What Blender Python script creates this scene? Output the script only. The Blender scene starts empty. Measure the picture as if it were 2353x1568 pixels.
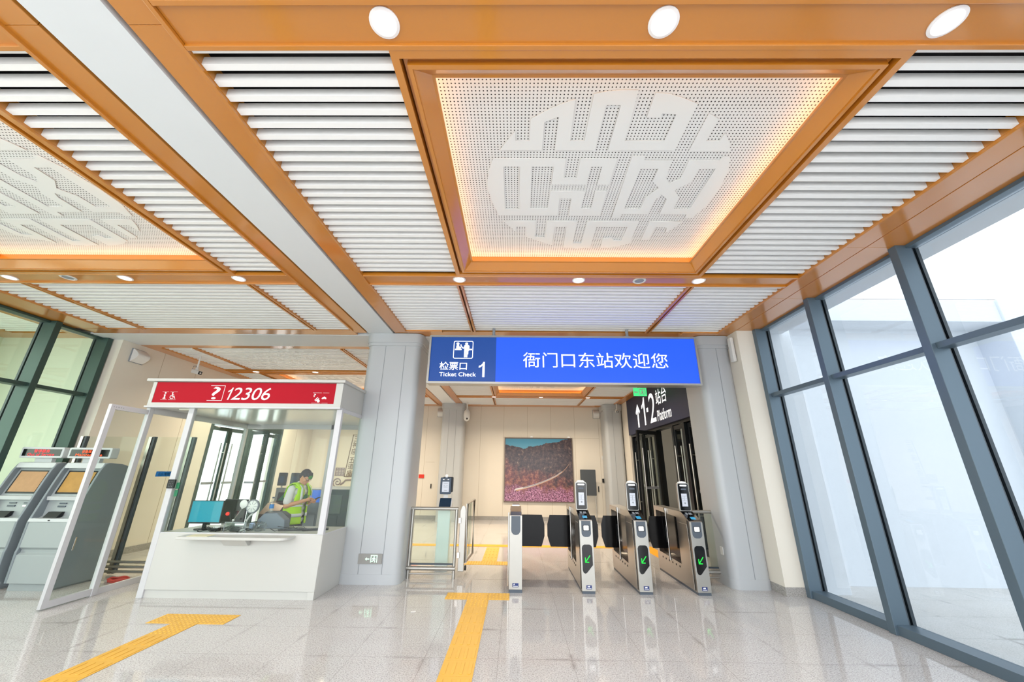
import bpy, bmesh, math, random
from mathutils import Vector, Matrix
from math import pi, sin, cos, radians as rad
random.seed(7)
S = bpy.context.scene
COL = S.collection

# ------------------------------------------------------------------ camera
FPX, PITCH, YAW, ROLL, CAMH = 875.296, 0.33102049, 0.01208814, 0.01138344, 1.68
_B = Matrix(((1, 0, 0), (0, 0, -1), (0, 1, 0)))
_Ry = Matrix(((cos(YAW), sin(YAW), 0), (-sin(YAW), cos(YAW), 0), (0, 0, 1)))
_Rp = Matrix(((1, 0, 0), (0, cos(PITCH), sin(PITCH)), (0, -sin(PITCH), cos(PITCH))))
_Rr = Matrix(((cos(ROLL), -sin(ROLL), 0), (sin(ROLL), cos(ROLL), 0), (0, 0, 1)))
_M = _Rr @ _Rp @ _B @ _Ry
cam = bpy.data.objects.new('camera', bpy.data.cameras.new('camera'))
COL.objects.link(cam)
_R = Matrix((_M[0], -_M[1], -_M[2])).transposed()
cam.matrix_world = Matrix.Translation((0, 0, CAMH)) @ _R.to_4x4()
cam.data.sensor_width = 36.0
cam.data.sensor_fit = 'HORIZONTAL'
cam.data.lens = FPX * 36.0 / 2353.0
cam.data.clip_start = 0.02
cam.data.clip_end = 300
S.camera = cam

# ------------------------------------------------------------------ sky and exposure
W = bpy.data.worlds.new('overcast_sky'); S.world = W; W.use_nodes = True
bg = W.node_tree.nodes['Background']
bg.inputs[0].default_value = (0.93, 0.965, 1.0, 1)
bg.inputs[1].default_value = 2.3
S.view_settings.view_transform = 'Standard'
S.view_settings.look = 'None'
S.view_settings.gamma = 1.0
S.view_settings.use_curve_mapping = False
S.view_settings.exposure = 1.08
S.cycles.use_denoising = True
S.cycles.max_bounces = 12
S.cycles.transparent_max_bounces = 24
S.cycles.sample_clamp_indirect = 6.0
LAMP_W = 7.0

# ------------------------------------------------------------------ materials
def lin(h):
    h = h.lstrip('#')
    v = [int(h[i:i + 2], 16) / 255 for i in (0, 2, 4)]
    return tuple((c / 12.92 if c <= .04045 else ((c + .055) / 1.055) ** 2.4) for c in v) + (1,)

def mat(name, hexc, rough=.5, metal=0., emit=0., emit_hex=None, spec=.5, noise=0., nscale=8., coat=0.):
    m = bpy.data.materials.new(name); m.use_nodes = True
    nt = m.node_tree; b = nt.nodes['Principled BSDF']
    c = lin(hexc)
    b.inputs['Base Color'].default_value = c
    b.inputs['Roughness'].default_value = rough
    b.inputs['Metallic'].default_value = metal
    b.inputs['Specular IOR Level'].default_value = spec
    b.inputs['Coat Weight'].default_value = coat; b.inputs['Coat Roughness'].default_value = .12; b.inputs['Coat IOR'].default_value = 1.8
    if emit:
        b.inputs['Emission Color'].default_value = lin(emit_hex or hexc)
        b.inputs['Emission Strength'].default_value = emit
    if noise:
        tc = nt.nodes.new('ShaderNodeTexCoord'); n = nt.nodes.new('ShaderNodeTexNoise')
        n.inputs['Scale'].default_value = nscale; n.inputs['Detail'].default_value = 5
        nt.links.new(tc.outputs['Object'], n.inputs['Vector'])
        mx = nt.nodes.new('ShaderNodeMix'); mx.data_type = 'RGBA'
        mx.inputs[6].default_value = tuple(min(1, x * (1 + noise)) for x in c[:3]) + (1,)
        mx.inputs[7].default_value = tuple(x * (1 - noise) for x in c[:3]) + (1,)
        nt.links.new(n.outputs['Fac'], mx.inputs[0]); nt.links.new(mx.outputs[2], b.inputs['Base Color'])
    return m

def glass(name, hexc='#f4faf8', refl=1.0, rough=0.0, base=.04):
    m = bpy.data.materials.new(name); m.use_nodes = True
    nt = m.node_tree; N = nt.nodes; L = nt.links
    N.remove(N['Principled BSDF']); out = N['Material Output']
    g = N.new('ShaderNodeNewGeometry'); d = N.new('ShaderNodeVectorMath'); d.operation = 'DOT_PRODUCT'
    L.new(g.outputs['Normal'], d.inputs[0]); L.new(g.outputs['Incoming'], d.inputs[1])
    def mth(op, a, b=None):
        n = N.new('ShaderNodeMath'); n.operation = op
        for i, v in enumerate((a, b)):
            if v is None: continue
            if isinstance(v, (int, float)): n.inputs[i].default_value = v
            else: L.new(v, n.inputs[i])
        return n.outputs[0]
    f = mth('SUBTRACT', 1.0, mth('ABSOLUTE', d.outputs['Value']))
    f = mth('ADD', base, mth('MULTIPLY', mth('POWER', f, 5.0), 1 - base))
    f = mth('MULTIPLY', f, refl)
    t = N.new('ShaderNodeBsdfTransparent'); t.inputs[0].default_value = lin(hexc)
    gl = N.new('ShaderNodeBsdfGlossy'); gl.inputs['Roughness'].default_value = rough
    mx = N.new('ShaderNodeMixShader')
    L.new(f, mx.inputs[0]); L.new(t.outputs[0], mx.inputs[1]); L.new(gl.outputs[0], mx.inputs[2])
    L.new(mx.outputs[0], out.inputs['Surface'])
    return m

def granite(name, hexc, dark, joints=True, rough=.06, spec=.5):
    m = bpy.data.materials.new(name); m.use_nodes = True
    nt = m.node_tree; N = nt.nodes; L = nt.links; b = N['Principled BSDF']
    g = N.new('ShaderNodeNewGeometry')
    def noise(sc, det=2, rgh=.6):
        n = N.new('ShaderNodeTexNoise'); n.inputs['Scale'].default_value = sc; n.inputs['Detail'].default_value = det
        n.inputs['Roughness'].default_value = rgh; L.new(g.outputs['Position'], n.inputs['Vector']); return n
    def ramp(src, a, bb, c0, c1):
        r = N.new('ShaderNodeValToRGB'); r.color_ramp.elements[0].position = a; r.color_ramp.elements[1].position = bb
        r.color_ramp.elements[0].color = c0; r.color_ramp.elements[1].color = c1; L.new(src, r.inputs[0]); return r.outputs[0]
    def mix(fac, a, bb, mode='MIX'):
        x = N.new('ShaderNodeMix'); x.data_type = 'RGBA'; x.blend_type = mode
        for i, v in ((0, fac), (6, a), (7, bb)):
            if isinstance(v, (int, float)): x.inputs[i].default_value = v
            elif isinstance(v, tuple): x.inputs[i].default_value = v
            else: L.new(v, x.inputs[i])
        return x.outputs[2]
    base = lin(hexc); dk = lin(dark)
    sp = ramp(noise(75, 3, .8).outputs['Fac'], .40, .52, (1, 1, 1, 1), (0, 0, 0, 1))
    c = mix(sp, base, tuple(.45 * a + .55 * d for a, d in zip(base, dk)))
    sp2 = ramp(noise(130, 2, .8).outputs['Fac'], .33, .42, (1, 1, 1, 1), (0, 0, 0, 1))
    c = mix(sp2, c, dk)
    cl = ramp(noise(.9, 4, .6).outputs['Fac'], .35, .7, (1, 1, 1, 1), (.93, .92, .91, 1))
    c = mix(1.0, c, cl, 'MULTIPLY')
    if joints:
        sx = N.new('ShaderNodeSeparateXYZ'); L.new(g.outputs['Position'], sx.inputs[0])
        def mth(op, a, b2=None):
            n = N.new('ShaderNodeMath'); n.operation = op
            for i, v in enumerate((a, b2)):
                if v is None: continue
                if isinstance(v, (int, float)): n.inputs[i].default_value = v
                else: L.new(v, n.inputs[i])
            return n.outputs[0]
        def dist(s, off, per):
            return mth('ABSOLUTE', mth('SUBTRACT', mth('PINGPONG', mth('SUBTRACT', s, off), per / 2), 0))
        dx = dist(sx.outputs[0], -2.25, .70); dy = dist(sx.outputs[1], 6.50, .70)
        near = mth('MINIMUM', dx, dy)
        line = mth('LESS_THAN', near, .003)
        # tidemarks left along some of the joints
        band = mth('SUBTRACT', 1.0, mth('MINIMUM', 1.0, mth('MULTIPLY', near, 22.0)))
        nz = ramp(noise(1.3, 4, .65).outputs['Fac'], .53, .66, (0, 0, 0, 1), (1, 1, 1, 1))
        st = mth('MULTIPLY', band, nz)
        c = mix(mth('MULTIPLY', st, .5), c, lin('#77736f'))
        c = mix(mth('MULTIPLY', line, .35), c, lin('#6d6863'))
    L.new(c, b.inputs['Base Color'])
    rr = ramp(noise(2.2, 3).outputs['Fac'], .3, .8, (rough * .7,) * 3 + (1,), (rough * 1.8,) * 3 + (1,))
    L.new(rr, b.inputs['Roughness'])
    b.inputs['Specular IOR Level'].default_value = spec
    return m

def perforated(name):
    m = bpy.data.materials.new(name); m.use_nodes = True
    nt = m.node_tree; N = nt.nodes; L = nt.links; b = N['Principled BSDF']
    g = N.new('ShaderNodeNewGeometry'); sx = N.new('ShaderNodeSeparateXYZ'); L.new(g.outputs['Position'], sx.inputs[0])
    def mth(op, a, b2=None):
        n = N.new('ShaderNodeMath'); n.operation = op
        for i, v in enumerate((a, b2)):
            if v is None: continue
            if isinstance(v, (int, float)): n.inputs[i].default_value = v
            else: L.new(v, n.inputs[i])
        return n.outputs[0]
    P = .0285
    dx = mth('SUBTRACT', mth('PINGPONG', sx.outputs[0], P / 2), 0); dy = mth('PINGPONG', sx.outputs[1], P / 2)
    r2 = mth('ADD', mth('MULTIPLY', dx, dx), mth('MULTIPLY', dy, dy))
    hole = mth('LESS_THAN', r2, .0056 ** 2)
    x = N.new('ShaderNodeMix'); x.data_type = 'RGBA'; L.new(hole, x.inputs[0])
    x.inputs[6].default_value = lin('#e4e5e4'); x.inputs[7].default_value = lin('#1a1a1c')
    L.new(x.outputs[2], b.inputs['Base Color']); b.inputs['Roughness'].default_value = .55
    return m

def landscape(name):
    m = bpy.data.materials.new(name); m.use_nodes = True
    nt = m.node_tree; N = nt.nodes; L = nt.links; b = N['Principled BSDF']
    tc = N.new('ShaderNodeTexCoord'); sx = N.new('ShaderNodeSeparateXYZ'); L.new(tc.outputs['Object'], sx.inputs[0])
    X, Z = sx.outputs[0], sx.outputs[2]
    def mth(op, a, b2=None, c2=None):
        n = N.new('ShaderNodeMath'); n.operation = op
        for i, v in enumerate((a, b2, c2)):
            if v is None: continue
            if isinstance(v, (int, float)): n.inputs[i].default_value = v
            else: L.new(v, n.inputs[i])
        return n.outputs[0]
    def noise(sc, det=6, rgh=.6):
        n = N.new('ShaderNodeTexNoise'); n.inputs['Scale'].default_value = sc; n.inputs['Detail'].default_value = det
        n.inputs['Roughness'].default_value = rgh; L.new(tc.outputs['Object'], n.inputs['Vector']); return n.outputs['Fac']
    def ramp(src, stops):
        r = N.new('ShaderNodeValToRGB'); e = r.color_ramp.elements
        e[0].position, e[0].color = stops[0][0], lin(stops[0][1]); e[1].position, e[1].color = stops[-1][0], lin(stops[-1][1])
        for p, c in stops[1:-1]:
            k = e.new(p); k.color = lin(c)
        L.new(src, r.inputs[0]); return r.outputs[0]
    def mix(fac, a, bb):
        x = N.new('ShaderNodeMix'); x.data_type = 'RGBA'
        L.new(fac, x.inputs[0]); L.new(a, x.inputs[6]); L.new(bb, x.inputs[7]); return x.outputs[2]
    n1 = noise(2.2); n2 = noise(7, 10, .8); n3 = noise(26, 5, .75)
    sky = ramp(Z, [(.0, '#9fc4cf'), (.02, '#6fa9bd'), (1., '#3f86a6')])
    # far ridge: rises towards the right, dips at the left third
    ridge = mth('ADD', mth('MULTIPLY', mth('ABSOLUTE', mth('ADD', X, .55)), .20), mth('ADD', .76, mth('MULTIPLY', mth('SUBTRACT', n1, .5), .35)))
    sub = mth('SUBTRACT', ridge, Z)
    isl = mth('GREATER_THAN', sub, 0.0)
    mount = ramp(n2, [(.34, '#120e13'), (.47, '#33262c'), (.58, '#54423f'), (.68, '#a08d7c')])
    hill = ramp(n2, [(.34, '#2a161c'), (.46, '#5c2f36'), (.57, '#8f5a4c'), (.68, '#bf8f74')])
    bush = ramp(n3, [(.36, '#24171f'), (.46, '#6a3855'), (.55, '#b178a0'), (.64, '#dcb3cc')])
    t1 = mth('MULTIPLY', mth('ADD', mth('SUBTRACT', mth('MULTIPLY', X, -.22), Z), mth('MULTIPLY', mth('SUBTRACT', n1, .5), 1.6)), 2.2)
    t1 = mth('MINIMUM', 1.0, mth('MAXIMUM', 0.0, t1))
    t2 = mth('MULTIPLY', mth('ADD', mth('SUBTRACT', -.55, Z), mth('MULTIPLY', mth('SUBTRACT', n1, .5), 1.3)), 3.0)
    t2 = mth('MINIMUM', 1.0, mth('MAXIMUM', 0.0, t2))
    land = mix(t2, mix(t1, mount, hill), bush)
    L.new(mix(isl, sky, land), b.inputs['Base Color'])
    b.inputs['Roughness'].default_value = .25
    return m

M = dict(
    orange=mat('orange_aluminium', '#c27a1e', .38, spec=.5, noise=.03, nscale=2.5, coat=.8),
    orange_groove=mat('dark_brown_groove', '#4a2a12', .6),
    white_slat=mat('white_slat', '#f4f4f3', .5),
    beam_white=mat('white_beam_panel', '#d9dde0', .45, noise=.02, nscale=3),
    plenum=mat('dark_plenum', '#17181c', .9),
    medallion=mat('white_relief', '#e6e8e7', .5),
    perf=perforated('perforated_white_panel'),
    led=mat('warm_led', '#ffb45a', .5, emit=6, emit_hex='#ffdfae'),
    lamp=mat('lamp_diffuser', '#ffffff', .5, emit=3, emit_hex='#fff6ee'),
    lamp_ring=mat('lamp_ring', '#f0ecec', .35),
    floor=granite('polished_grey_granite', '#c8c6c5', '#6f6b69', True, .05),
    granite=granite('granite_skirting', '#a9a6a2', '#54514e', False, .15),
    paving=granite('outdoor_paving', '#e6e4e1', '#b4b0ab', True, .5, .3),
    wall=mat('cream_wall_panel', '#dcd6ca', .5, noise=.02, nscale=2),
    seam=mat('wall_seam', '#a99d88', .7),
    porch=mat('porch_cream', '#dde1d4', .6), outwall=mat('white_render', '#e6eaf0', .8, noise=.015, nscale=1.5),
    column=mat('light_grey_column', '#b2b6b9', .32, spec=.5),
    column_groove=mat('column_groove', '#858a8e', .6),
    mullion=mat('grey_blue_aluminium', '#5d6e7b', .38, .35),
    mullion_green=mat('green_grey_aluminium', '#3c524d', .38, .35),
    gasket=mat('dark_gasket', '#3a444c', .4),
    pane=glass('window_glass', '#cdd1d3', 1.0),
    pane_green=glass('green_window_glass', '#eff7eb', 1.4),
    pane_booth=glass('booth_glass', '#f8fbf9', .35),
    pane_rail=glass('barrier_glass', '#f1f8f5', .5),
    white_alu=mat('white_aluminium', '#c0c0c3', .3),
    white_panel=mat('white_panel', '#bcbcb8', .4),
    steel=mat('brushed_steel', '#c4bfb8', .28, .95),
    steel_bright=mat('satin_steel', '#adaba5', .34, .75, noise=.03, nscale=12),
    chrome=mat('polished_steel', '#cfcac4', .12, 1.0),
    black=mat('black_gloss', '#08090b', .08),
    black_matt=mat('black_matt', '#111215', .5),
    flap_glass=mat('smoked_flap', '#0b0b0d', .12, spec=.2), dark_glass=glass('smoked_glass', '#2a2523', 1.2),
    slate=mat('slate_plastic', '#4d5661', .4),
    navy=mat('navy_plastic', '#16324a', .35),
    red=mat('red_sign', '#a4001c', .6, spec=.2),
    white_letter=mat('white_lettering', '#eceef0', .5),
    sign_navy=mat('navy_lightbox', '#043577', .5, emit=.26, emit_hex='#024292'),
    sign_led=mat('blue_led_screen', '#0a34a4', .6, emit=.40, emit_hex='#1c5cff'),
    letter_lit=mat('lit_white_lettering', '#f4f4f4', .5, emit=.5),
    sign_dark=mat('dark_navy_sign', '#232a45', .5),
    tactile=mat('yellow_tactile', '#d8a844', .5, noise=.06, nscale=10),
    yellow_tape=mat('amber_floor_strip', '#e3a01e', .5),
    door_frame=mat('black_door_frame', '#0f1418', .3, .2),
    door_green=mat('dark_green_frame', '#33443f', .35, .3),
    kiosk=mat('grey_kiosk', '#99a1a2', .4), kiosk_dark=mat('dark_grey_kiosk', '#7a8389', .45),
    kiosk_white=mat('pale_kiosk', '#bcc1c3', .35),
    green_exit=mat('exit_green', '#38b56a', .4, emit=.8), exit_grey=mat('exit_plate', '#8d8c88', .4),
    skin=mat('skin', '#cf9670', .5), hair=mat('hair', '#1d1416', .45), hair_reflection=mat('green_reflection_hair', '#2f8c2c', .5),
    hivis=mat('hi_vis_fabric', '#b4e600', .75, noise=.1, nscale=14), silver=mat('reflective_tape', '#d3d8da', .4),
    tee=mat('white_cotton', '#dedcda', .8, noise=.04, nscale=12), trousers=mat('dark_trousers', '#3b3d42', .8),
    screen_teal=mat('teal_screen', '#0a7488', .2, emit=.22, emit_hex='#0f9db6'),
    screen_blue=mat('blue_screen', '#1f5cc0', .2, emit=.4),
    screen_pale=mat('pale_screen', '#a9aeb8', .2, emit=.2, emit_hex='#c8ccd6'),
    cardboard=mat('cardboard_sheet', '#b08a63', .7, noise=.12, nscale=18), tanpaper=mat('tan_paper', '#a9803c', .6, noise=.2, nscale=9),
    led_red=mat('red_led_text', '#e01028', .5, emit=.7), led_amber=mat('amber_led_text', '#e04a18', .5, emit=.7),
    arrow_green=mat('green_led_arrow', '#0bbf36', .5, emit=.6),
    blue_sticker=mat('blue_sticker', '#1272b8', .5), green_sticker=mat('green_sticker', '#0b6a45', .5),
    red_sticker=mat('red_plate', '#d8331f', .5), cable_red=mat('red_cable', '#b0352a', .5), cable_dark=mat('dark_cable', '#3a3433', .6),
    printed=landscape('mountain_photo_print'), frame_brown=mat('bronze_frame', '#6b5c50', .3, .5),
    text_brown=mat('brown_wall_lettering', '#6f5c53', .6), text_mauve=mat('mauve_wall_relief', '#8f8088', .6),
    plastic_white=mat('white_plastic', '#dcdcda', .4), plastic_grey=mat('grey_plastic', '#8b9096', .45),
    copper_reflection=mat('copper_reflection_case', '#5d4a3f', .3, .4), scanner=mat('blue_grey_case', '#6b7480', .45), scanner_dark=mat('dark_grey_case', '#43494f', .5),
    mint=mat('frosted_white_panel', '#eef3f0', .35), clear=glass('clear_film', '#f2f6f6', 2.2, .08),
    logo_blue=mat('blue_plate', '#1d2f6b', .3), cyan_lit=mat('cyan_scanner', '#2a8ab4', .3, emit=.25), white_lit=mat('white_lit_button', '#d8dada', .3, emit=.2),
    red_lit=mat('red_lit', '#ff1a10', .3, emit=1.2), train=mat('silver_train_print', '#c9c6cc', .3), track=mat('track_print', '#b08a72', .5),
    ochre=mat('ochre_card', '#d9d2b0', .6),
)

# ------------------------------------------------------------------ object helpers
def wloc(o):
    v = Vector((0, 0, 0))
    while o is not None:
        v += o.location; o = o.parent
    return v

def tag(o, label=None, cat=None, group=None, kind=None):
    if label: o['label'] = label
    if cat: o['category'] = cat
    if group: o['group'] = group
    if kind: o['kind'] = kind
    return o

def thing(name, loc, label, cat, group=None):
    o = bpy.data.objects.new(name, None); COL.objects.link(o)
    o.empty_display_size = .1; o.location = loc
    return tag(o, label, cat, group)

def struct_root(name, loc=(0, 0, 0)):
    o = bpy.data.objects.new(name, None); COL.objects.link(o); o.location = loc
    return tag(o, kind='structure')

class MB:
    """collects shapes in world coordinates; build() links them as ONE mesh object"""
    def __init__(s): s.bm = bmesh.new()
    def box(s, x0, x1, y0, y1, z0, z1):
        x0, x1 = min(x0, x1), max(x0, x1); y0, y1 = min(y0, y1), max(y0, y1); z0, z1 = min(z0, z1), max(z0, z1)
        v = [s.bm.verts.new((x, y, z)) for z in (z0, z1) for x, y in ((x0, y0), (x1, y0), (x1, y1), (x0, y1))]
        for f in ((3, 2, 1, 0), (4, 5, 6, 7), (0, 1, 5, 4), (1, 2, 6, 5), (2, 3, 7, 6), (3, 0, 4, 7)):
            s.bm.faces.new([v[i] for i in f])
        return s
    def prism(s, pts, a0, a1, axis='x'):
        def mk(p, q, a): return {'x': (a, p, q), 'y': (p, a, q), 'z': (p, q, a)}[axis]
        A = [s.bm.verts.new(mk(p, q, a0)) for p, q in pts]; B = [s.bm.verts.new(mk(p, q, a1)) for p, q in pts]
        n = len(pts)
        s.bm.faces.new(A[::-1]); s.bm.faces.new(B)
        for i in range(n): s.bm.faces.new((A[i], A[(i + 1) % n], B[(i + 1) % n], B[i]))
        return s
    def face(s, pts):
        s.bm.faces.new([s.bm.verts.new(p) for p in pts]); return s
    def tube(s, pts, r, seg=10, r1=None):
        pts = [Vector(p) for p in pts]; n = len(pts); rings = []
        up = Vector((0, 0, 1))
        for i, p in enumerate(pts):
            t = (pts[min(i + 1, n - 1)] - pts[max(i - 1, 0)]).normalized()
            a = t.cross(up)
            if a.length < .05: a = t.cross(Vector((1, 0, 0)))
            a.normalize(); b = a.cross(t)
            rr = r if r1 is None else r + (r1 - r) * i / max(1, n - 1)
            rings.append([s.bm.verts.new(p + rr * (cos(2 * pi * k / seg) * a + sin(2 * pi * k / seg) * b)) for k in range(seg)])
        for A, B in zip(rings, rings[1:]):
            for k in range(seg): s.bm.faces.new((A[k], A[(k + 1) % seg], B[(k + 1) % seg], B[k]))
        s.bm.faces.new(rings[0][::-1]); s.bm.faces.new(rings[-1])
        return s
    def lathe(s, prof, c=(0, 0, 0), seg=24, axis='z', cap=True):
        """prof: [(r, h)] from one end to the other along the axis"""
        c = Vector(c); rings = []
        for r, h in prof:
            ring = []
            for k in range(seg):
                a, b = max(r, 1e-4) * cos(2 * pi * k / seg), max(r, 1e-4) * sin(2 * pi * k / seg)
                ring.append(s.bm.verts.new(c + Vector({'z': (a, b, h), 'y': (a, h, b), 'x': (h, a, b)}[axis])))
            rings.append(ring)
        for A, B in zip(rings, rings[1:]):
            for k in range(seg): s.bm.faces.new((A[k], A[(k + 1) % seg], B[(k + 1) % seg], B[k]))
        if cap: s.bm.faces.new(rings[0][::-1]); s.bm.faces.new(rings[-1])
        return s
    def ball(s, c, r, seg=16, sc=(1, 1, 1)):
        m = Matrix.Translation(c) @ Matrix.Diagonal((sc[0] * r, sc[1] * r, sc[2] * r, 1))
        bmesh.ops.create_uvsphere(s.bm, u_segments=seg, v_segments=seg // 2, radius=1, matrix=m); return s
    def ring(s, x0, x1, y0, y1, prof):
        """mitred rectangular frame; prof = [(inset, z)]"""
        R = [[s.bm.verts.new(p) for p in ((x0 + d, y0 + d, z), (x1 - d, y0 + d, z), (x1 - d, y1 - d, z), (x0 + d, y1 - d, z))] for d, z in prof]
        for A, B in zip(R, R[1:]):
            for k in range(4): s.bm.faces.new((A[k], A[(k + 1) % 4], B[(k + 1) % 4], B[k]))
        return s
    def add(s, me, mtx=Matrix()):
        me = me.copy(); me.transform(mtx); s.bm.from_mesh(me); return s
    def turn(s, ang, c, axis='Z'):
        bmesh.ops.rotate(s.bm, verts=s.bm.verts[:], cent=Vector(c), matrix=Matrix.Rotation(ang, 3, axis)); return s
    def build(s, name, m, parent=None, bevel=0, smooth=False, seg=2, label=None, kind=None):
        bmesh.ops.recalc_face_normals(s.bm, faces=s.bm.faces[:])
        me = bpy.data.meshes.new(name)
        off = wloc(parent) if parent is not None else Vector((0, 0, 0))
        if parent is None and s.bm.verts and kind is None:
            lo = [min(v.co[i] for v in s.bm.verts) for i in range(3)]; hi = [max(v.co[i] for v in s.bm.verts) for i in range(3)]
            off = Vector(((lo[0] + hi[0]) / 2, (lo[1] + hi[1]) / 2, lo[2]))
        if off.length: bmesh.ops.translate(s.bm, verts=s.bm.verts[:], vec=-off)
        if smooth:
            for f in s.bm.faces: f.smooth = True
        s.bm.to_mesh(me); s.bm.free()
        o = bpy.data.objects.new(name, me); COL.objects.link(o)
        me.materials.append(M[m] if isinstance(m, str) else m)
        if parent is not None: o.parent = parent
        else: o.location = off
        if bevel:
            b = o.modifiers.new('bevel', 'BEVEL'); b.width = bevel; b.segments = seg; b.limit_method = 'ANGLE'; b.angle_limit = rad(35)
            b.harden_normals = False
        if smooth:
            try: me.set_sharp_from_angle(angle=rad(40))
            except Exception: pass
        if label: o['label'] = label
        if kind: o['kind'] = kind
        return o

def rrect(x0, x1, y0, y1, r, n=5):
    P = []
    for cx, cy, a0 in ((x1 - r, y1 - r, 0), (x0 + r, y1 - r, 90), (x0 + r, y0 + r, 180), (x1 - r, y0 + r, 270)):
        for k in range(n + 1):
            a = rad(a0 + 90 * k / n); P.append((cx + r * cos(a), cy + r * sin(a)))
    return P

def poly_mesh(loops, ext=.0015):
    """flat plate with holes from 2-D loops"""
    c = bpy.data.curves.new('outline', 'CURVE'); c.dimensions = '2D'; c.fill_mode = 'BOTH'; c.extrude = ext
    for lp in loops:
        sp = c.splines.new('POLY'); sp.points.add(len(lp) - 1); sp.use_cyclic_u = True
        for p, q in zip(sp.points, lp): p.co = (q[0], q[1], 0, 1)
    return _curve_mesh(c)

def _curve_mesh(c):
    o = bpy.data.objects.new('outline', c); COL.objects.link(o)
    dg = bpy.context.evaluated_depsgraph_get()
    me = bpy.data.meshes.new_from_object(o.evaluated_get(dg))
    bpy.data.objects.remove(o); bpy.data.curves.remove(c)
    return me

_tc = {}
def text_mesh(body, bold=0., spacing=1.0, ext=.0):
    k = (body, bold, spacing, ext)
    if k not in _tc:
        c = bpy.data.curves.new('lettering', 'FONT'); c.body = body; c.offset = bold; c.space_character = spacing; c.extrude = ext
        c.resolution_u = 4
        _tc[k] = _curve_mesh(c)
    return _tc[k]

PLANES = {  # (u, v) of a plate -> world, for plates that face the hall's four ways
    'front': lambda u, v, d: (u, d, v),        # faces -Y, u = X, v = Z, d = Y
    'left': lambda u, v, d: (d, -u, v),        # faces -X, u = -Y
    'right': lambda u, v, d: (d, u, v),        # faces +X, u = Y
    'ceil': lambda u, v, d: (u, v, d),
}
def fit(mb, me, box, plane, d, thick=.004, shear=0., keep=False):
    """lay a flat mesh into box=(u0,u1,v0,v1) of a plane"""
    vs = [v.co for v in me.vertices]
    a0, a1 = min(v.x for v in vs), max(v.x for v in vs); b0, b1 = min(v.y for v in vs), max(v.y for v in vs)
    u0, u1, v0, v1 = box
    sx = (u1 - u0) / max(1e-6, a1 - a0); sy = (v1 - v0) / max(1e-6, b1 - b0)
    if keep: sx = sy = min(sx, sy)
    f = PLANES[plane]; sgn = -1 if plane in ('front', 'left') else 1
    n0 = len(mb.bm.verts)
    bm2 = bmesh.new(); bm2.from_mesh(me)
    zs = [v.co.z for v in bm2.verts]; zm = min(zs); zr = max(zs) - zm
    for v in bm2.verts:
        vv = (v.co.y - b0) * sy; uu = (v.co.x - a0) * sx + shear * vv
        dep = d + sgn * thick * ((v.co.z - zm) / zr if zr > 1e-9 else 1)
        v.co = f(u0 + uu, v0 + vv, dep)
    t = bpy.data.meshes.new('tmp'); bm2.to_mesh(t); bm2.free(); mb.bm.from_mesh(t); bpy.data.meshes.remove(t)
    return mb

def plate(mb, loops, plane, d, thick=.004):
    """plate of 2-D loops given directly in (u, v)"""
    me = poly_mesh(loops, .001)
    vs = [v.co for v in me.vertices]
    box = (min(v.x for v in vs), max(v.x for v in vs), min(v.y for v in vs), max(v.y for v in vs))
    fit(mb, me, box, plane, d, thick); bpy.data.meshes.remove(me); return mb

def numeral_one(mb, box, plane, d, shear=0., wt=1.):
    u0, u1, v0, v1 = box
    P = [(.64 - .0, 0), (1, 0), (1, 1), (.74, 1), (.62, .885), (.36, .785), (0, .73), (0, .61), (.36, .665), (.64, .78)]
    plate(mb, [[(u0 + a * (u1 - u0) + shear * b * (v1 - v0), v0 + b * (v1 - v0)) for a, b in P]], plane, d)

def circle(cx, cy, r, n=20): return [(cx + r * cos(2 * pi * k / n), cy + r * sin(2 * pi * k / n)) for k in range(n)]
def rect(x0, x1, y0, y1): return [(x0, y0), (x1, y0), (x1, y1), (x0, y1)]
def bar(x0, y0, x1, y1, w):
    dx, dy = x1 - x0, y1 - y0; l = math.hypot(dx, dy); nx, ny = -dy / l * w / 2, dx / l * w / 2
    return [(x0 + nx, y0 + ny), (x0 - nx, y0 - ny), (x1 - nx, y1 - ny), (x1 + nx, y1 + ny)]

def kids(o): return [c for c in bpy.data.objects if c.parent == o]
def dup(root, loc, label=None, group=None, rz=None):
    r = root.copy(); COL.objects.link(r); r.location = loc
    if rz is not None: r.rotation_euler = (0, 0, rz)
    if label: r['label'] = label
    if group: r['group'] = group
    for ch in kids(root):
        if ch == r: continue
        c = ch.copy(); COL.objects.link(c); c.parent = r
        for g in kids(ch):
            d = g.copy(); COL.objects.link(d); d.parent = c
    return r
# ------------------------------------------------------------------ the room
ZC = 4.146                       # underside of the ceiling frame
XL, XR = -8.0, 4.0               # hall side walls behind the gates
YB = 15.3                        # back wall
def solid(name, m, boxes, parent=None, bevel=0, kind='structure', smooth=False):
    mb = MB()
    for b in boxes: mb.box(*b)
    return mb.build(name, m, parent, bevel=bevel, smooth=smooth, kind=kind if parent is None else None)

solid('floor', 'floor', [(-8.45, 4.40, -3.0, YB + .2, -.12, 0)])
solid('ground', 'paving', [(4.40, 40, -30, 40, -.14, -.012), (-40, -8.45, -30, 40, -.14, -.012), (-8.45, 4.4, -30, -3.0, -.14, -.012)])

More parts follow.
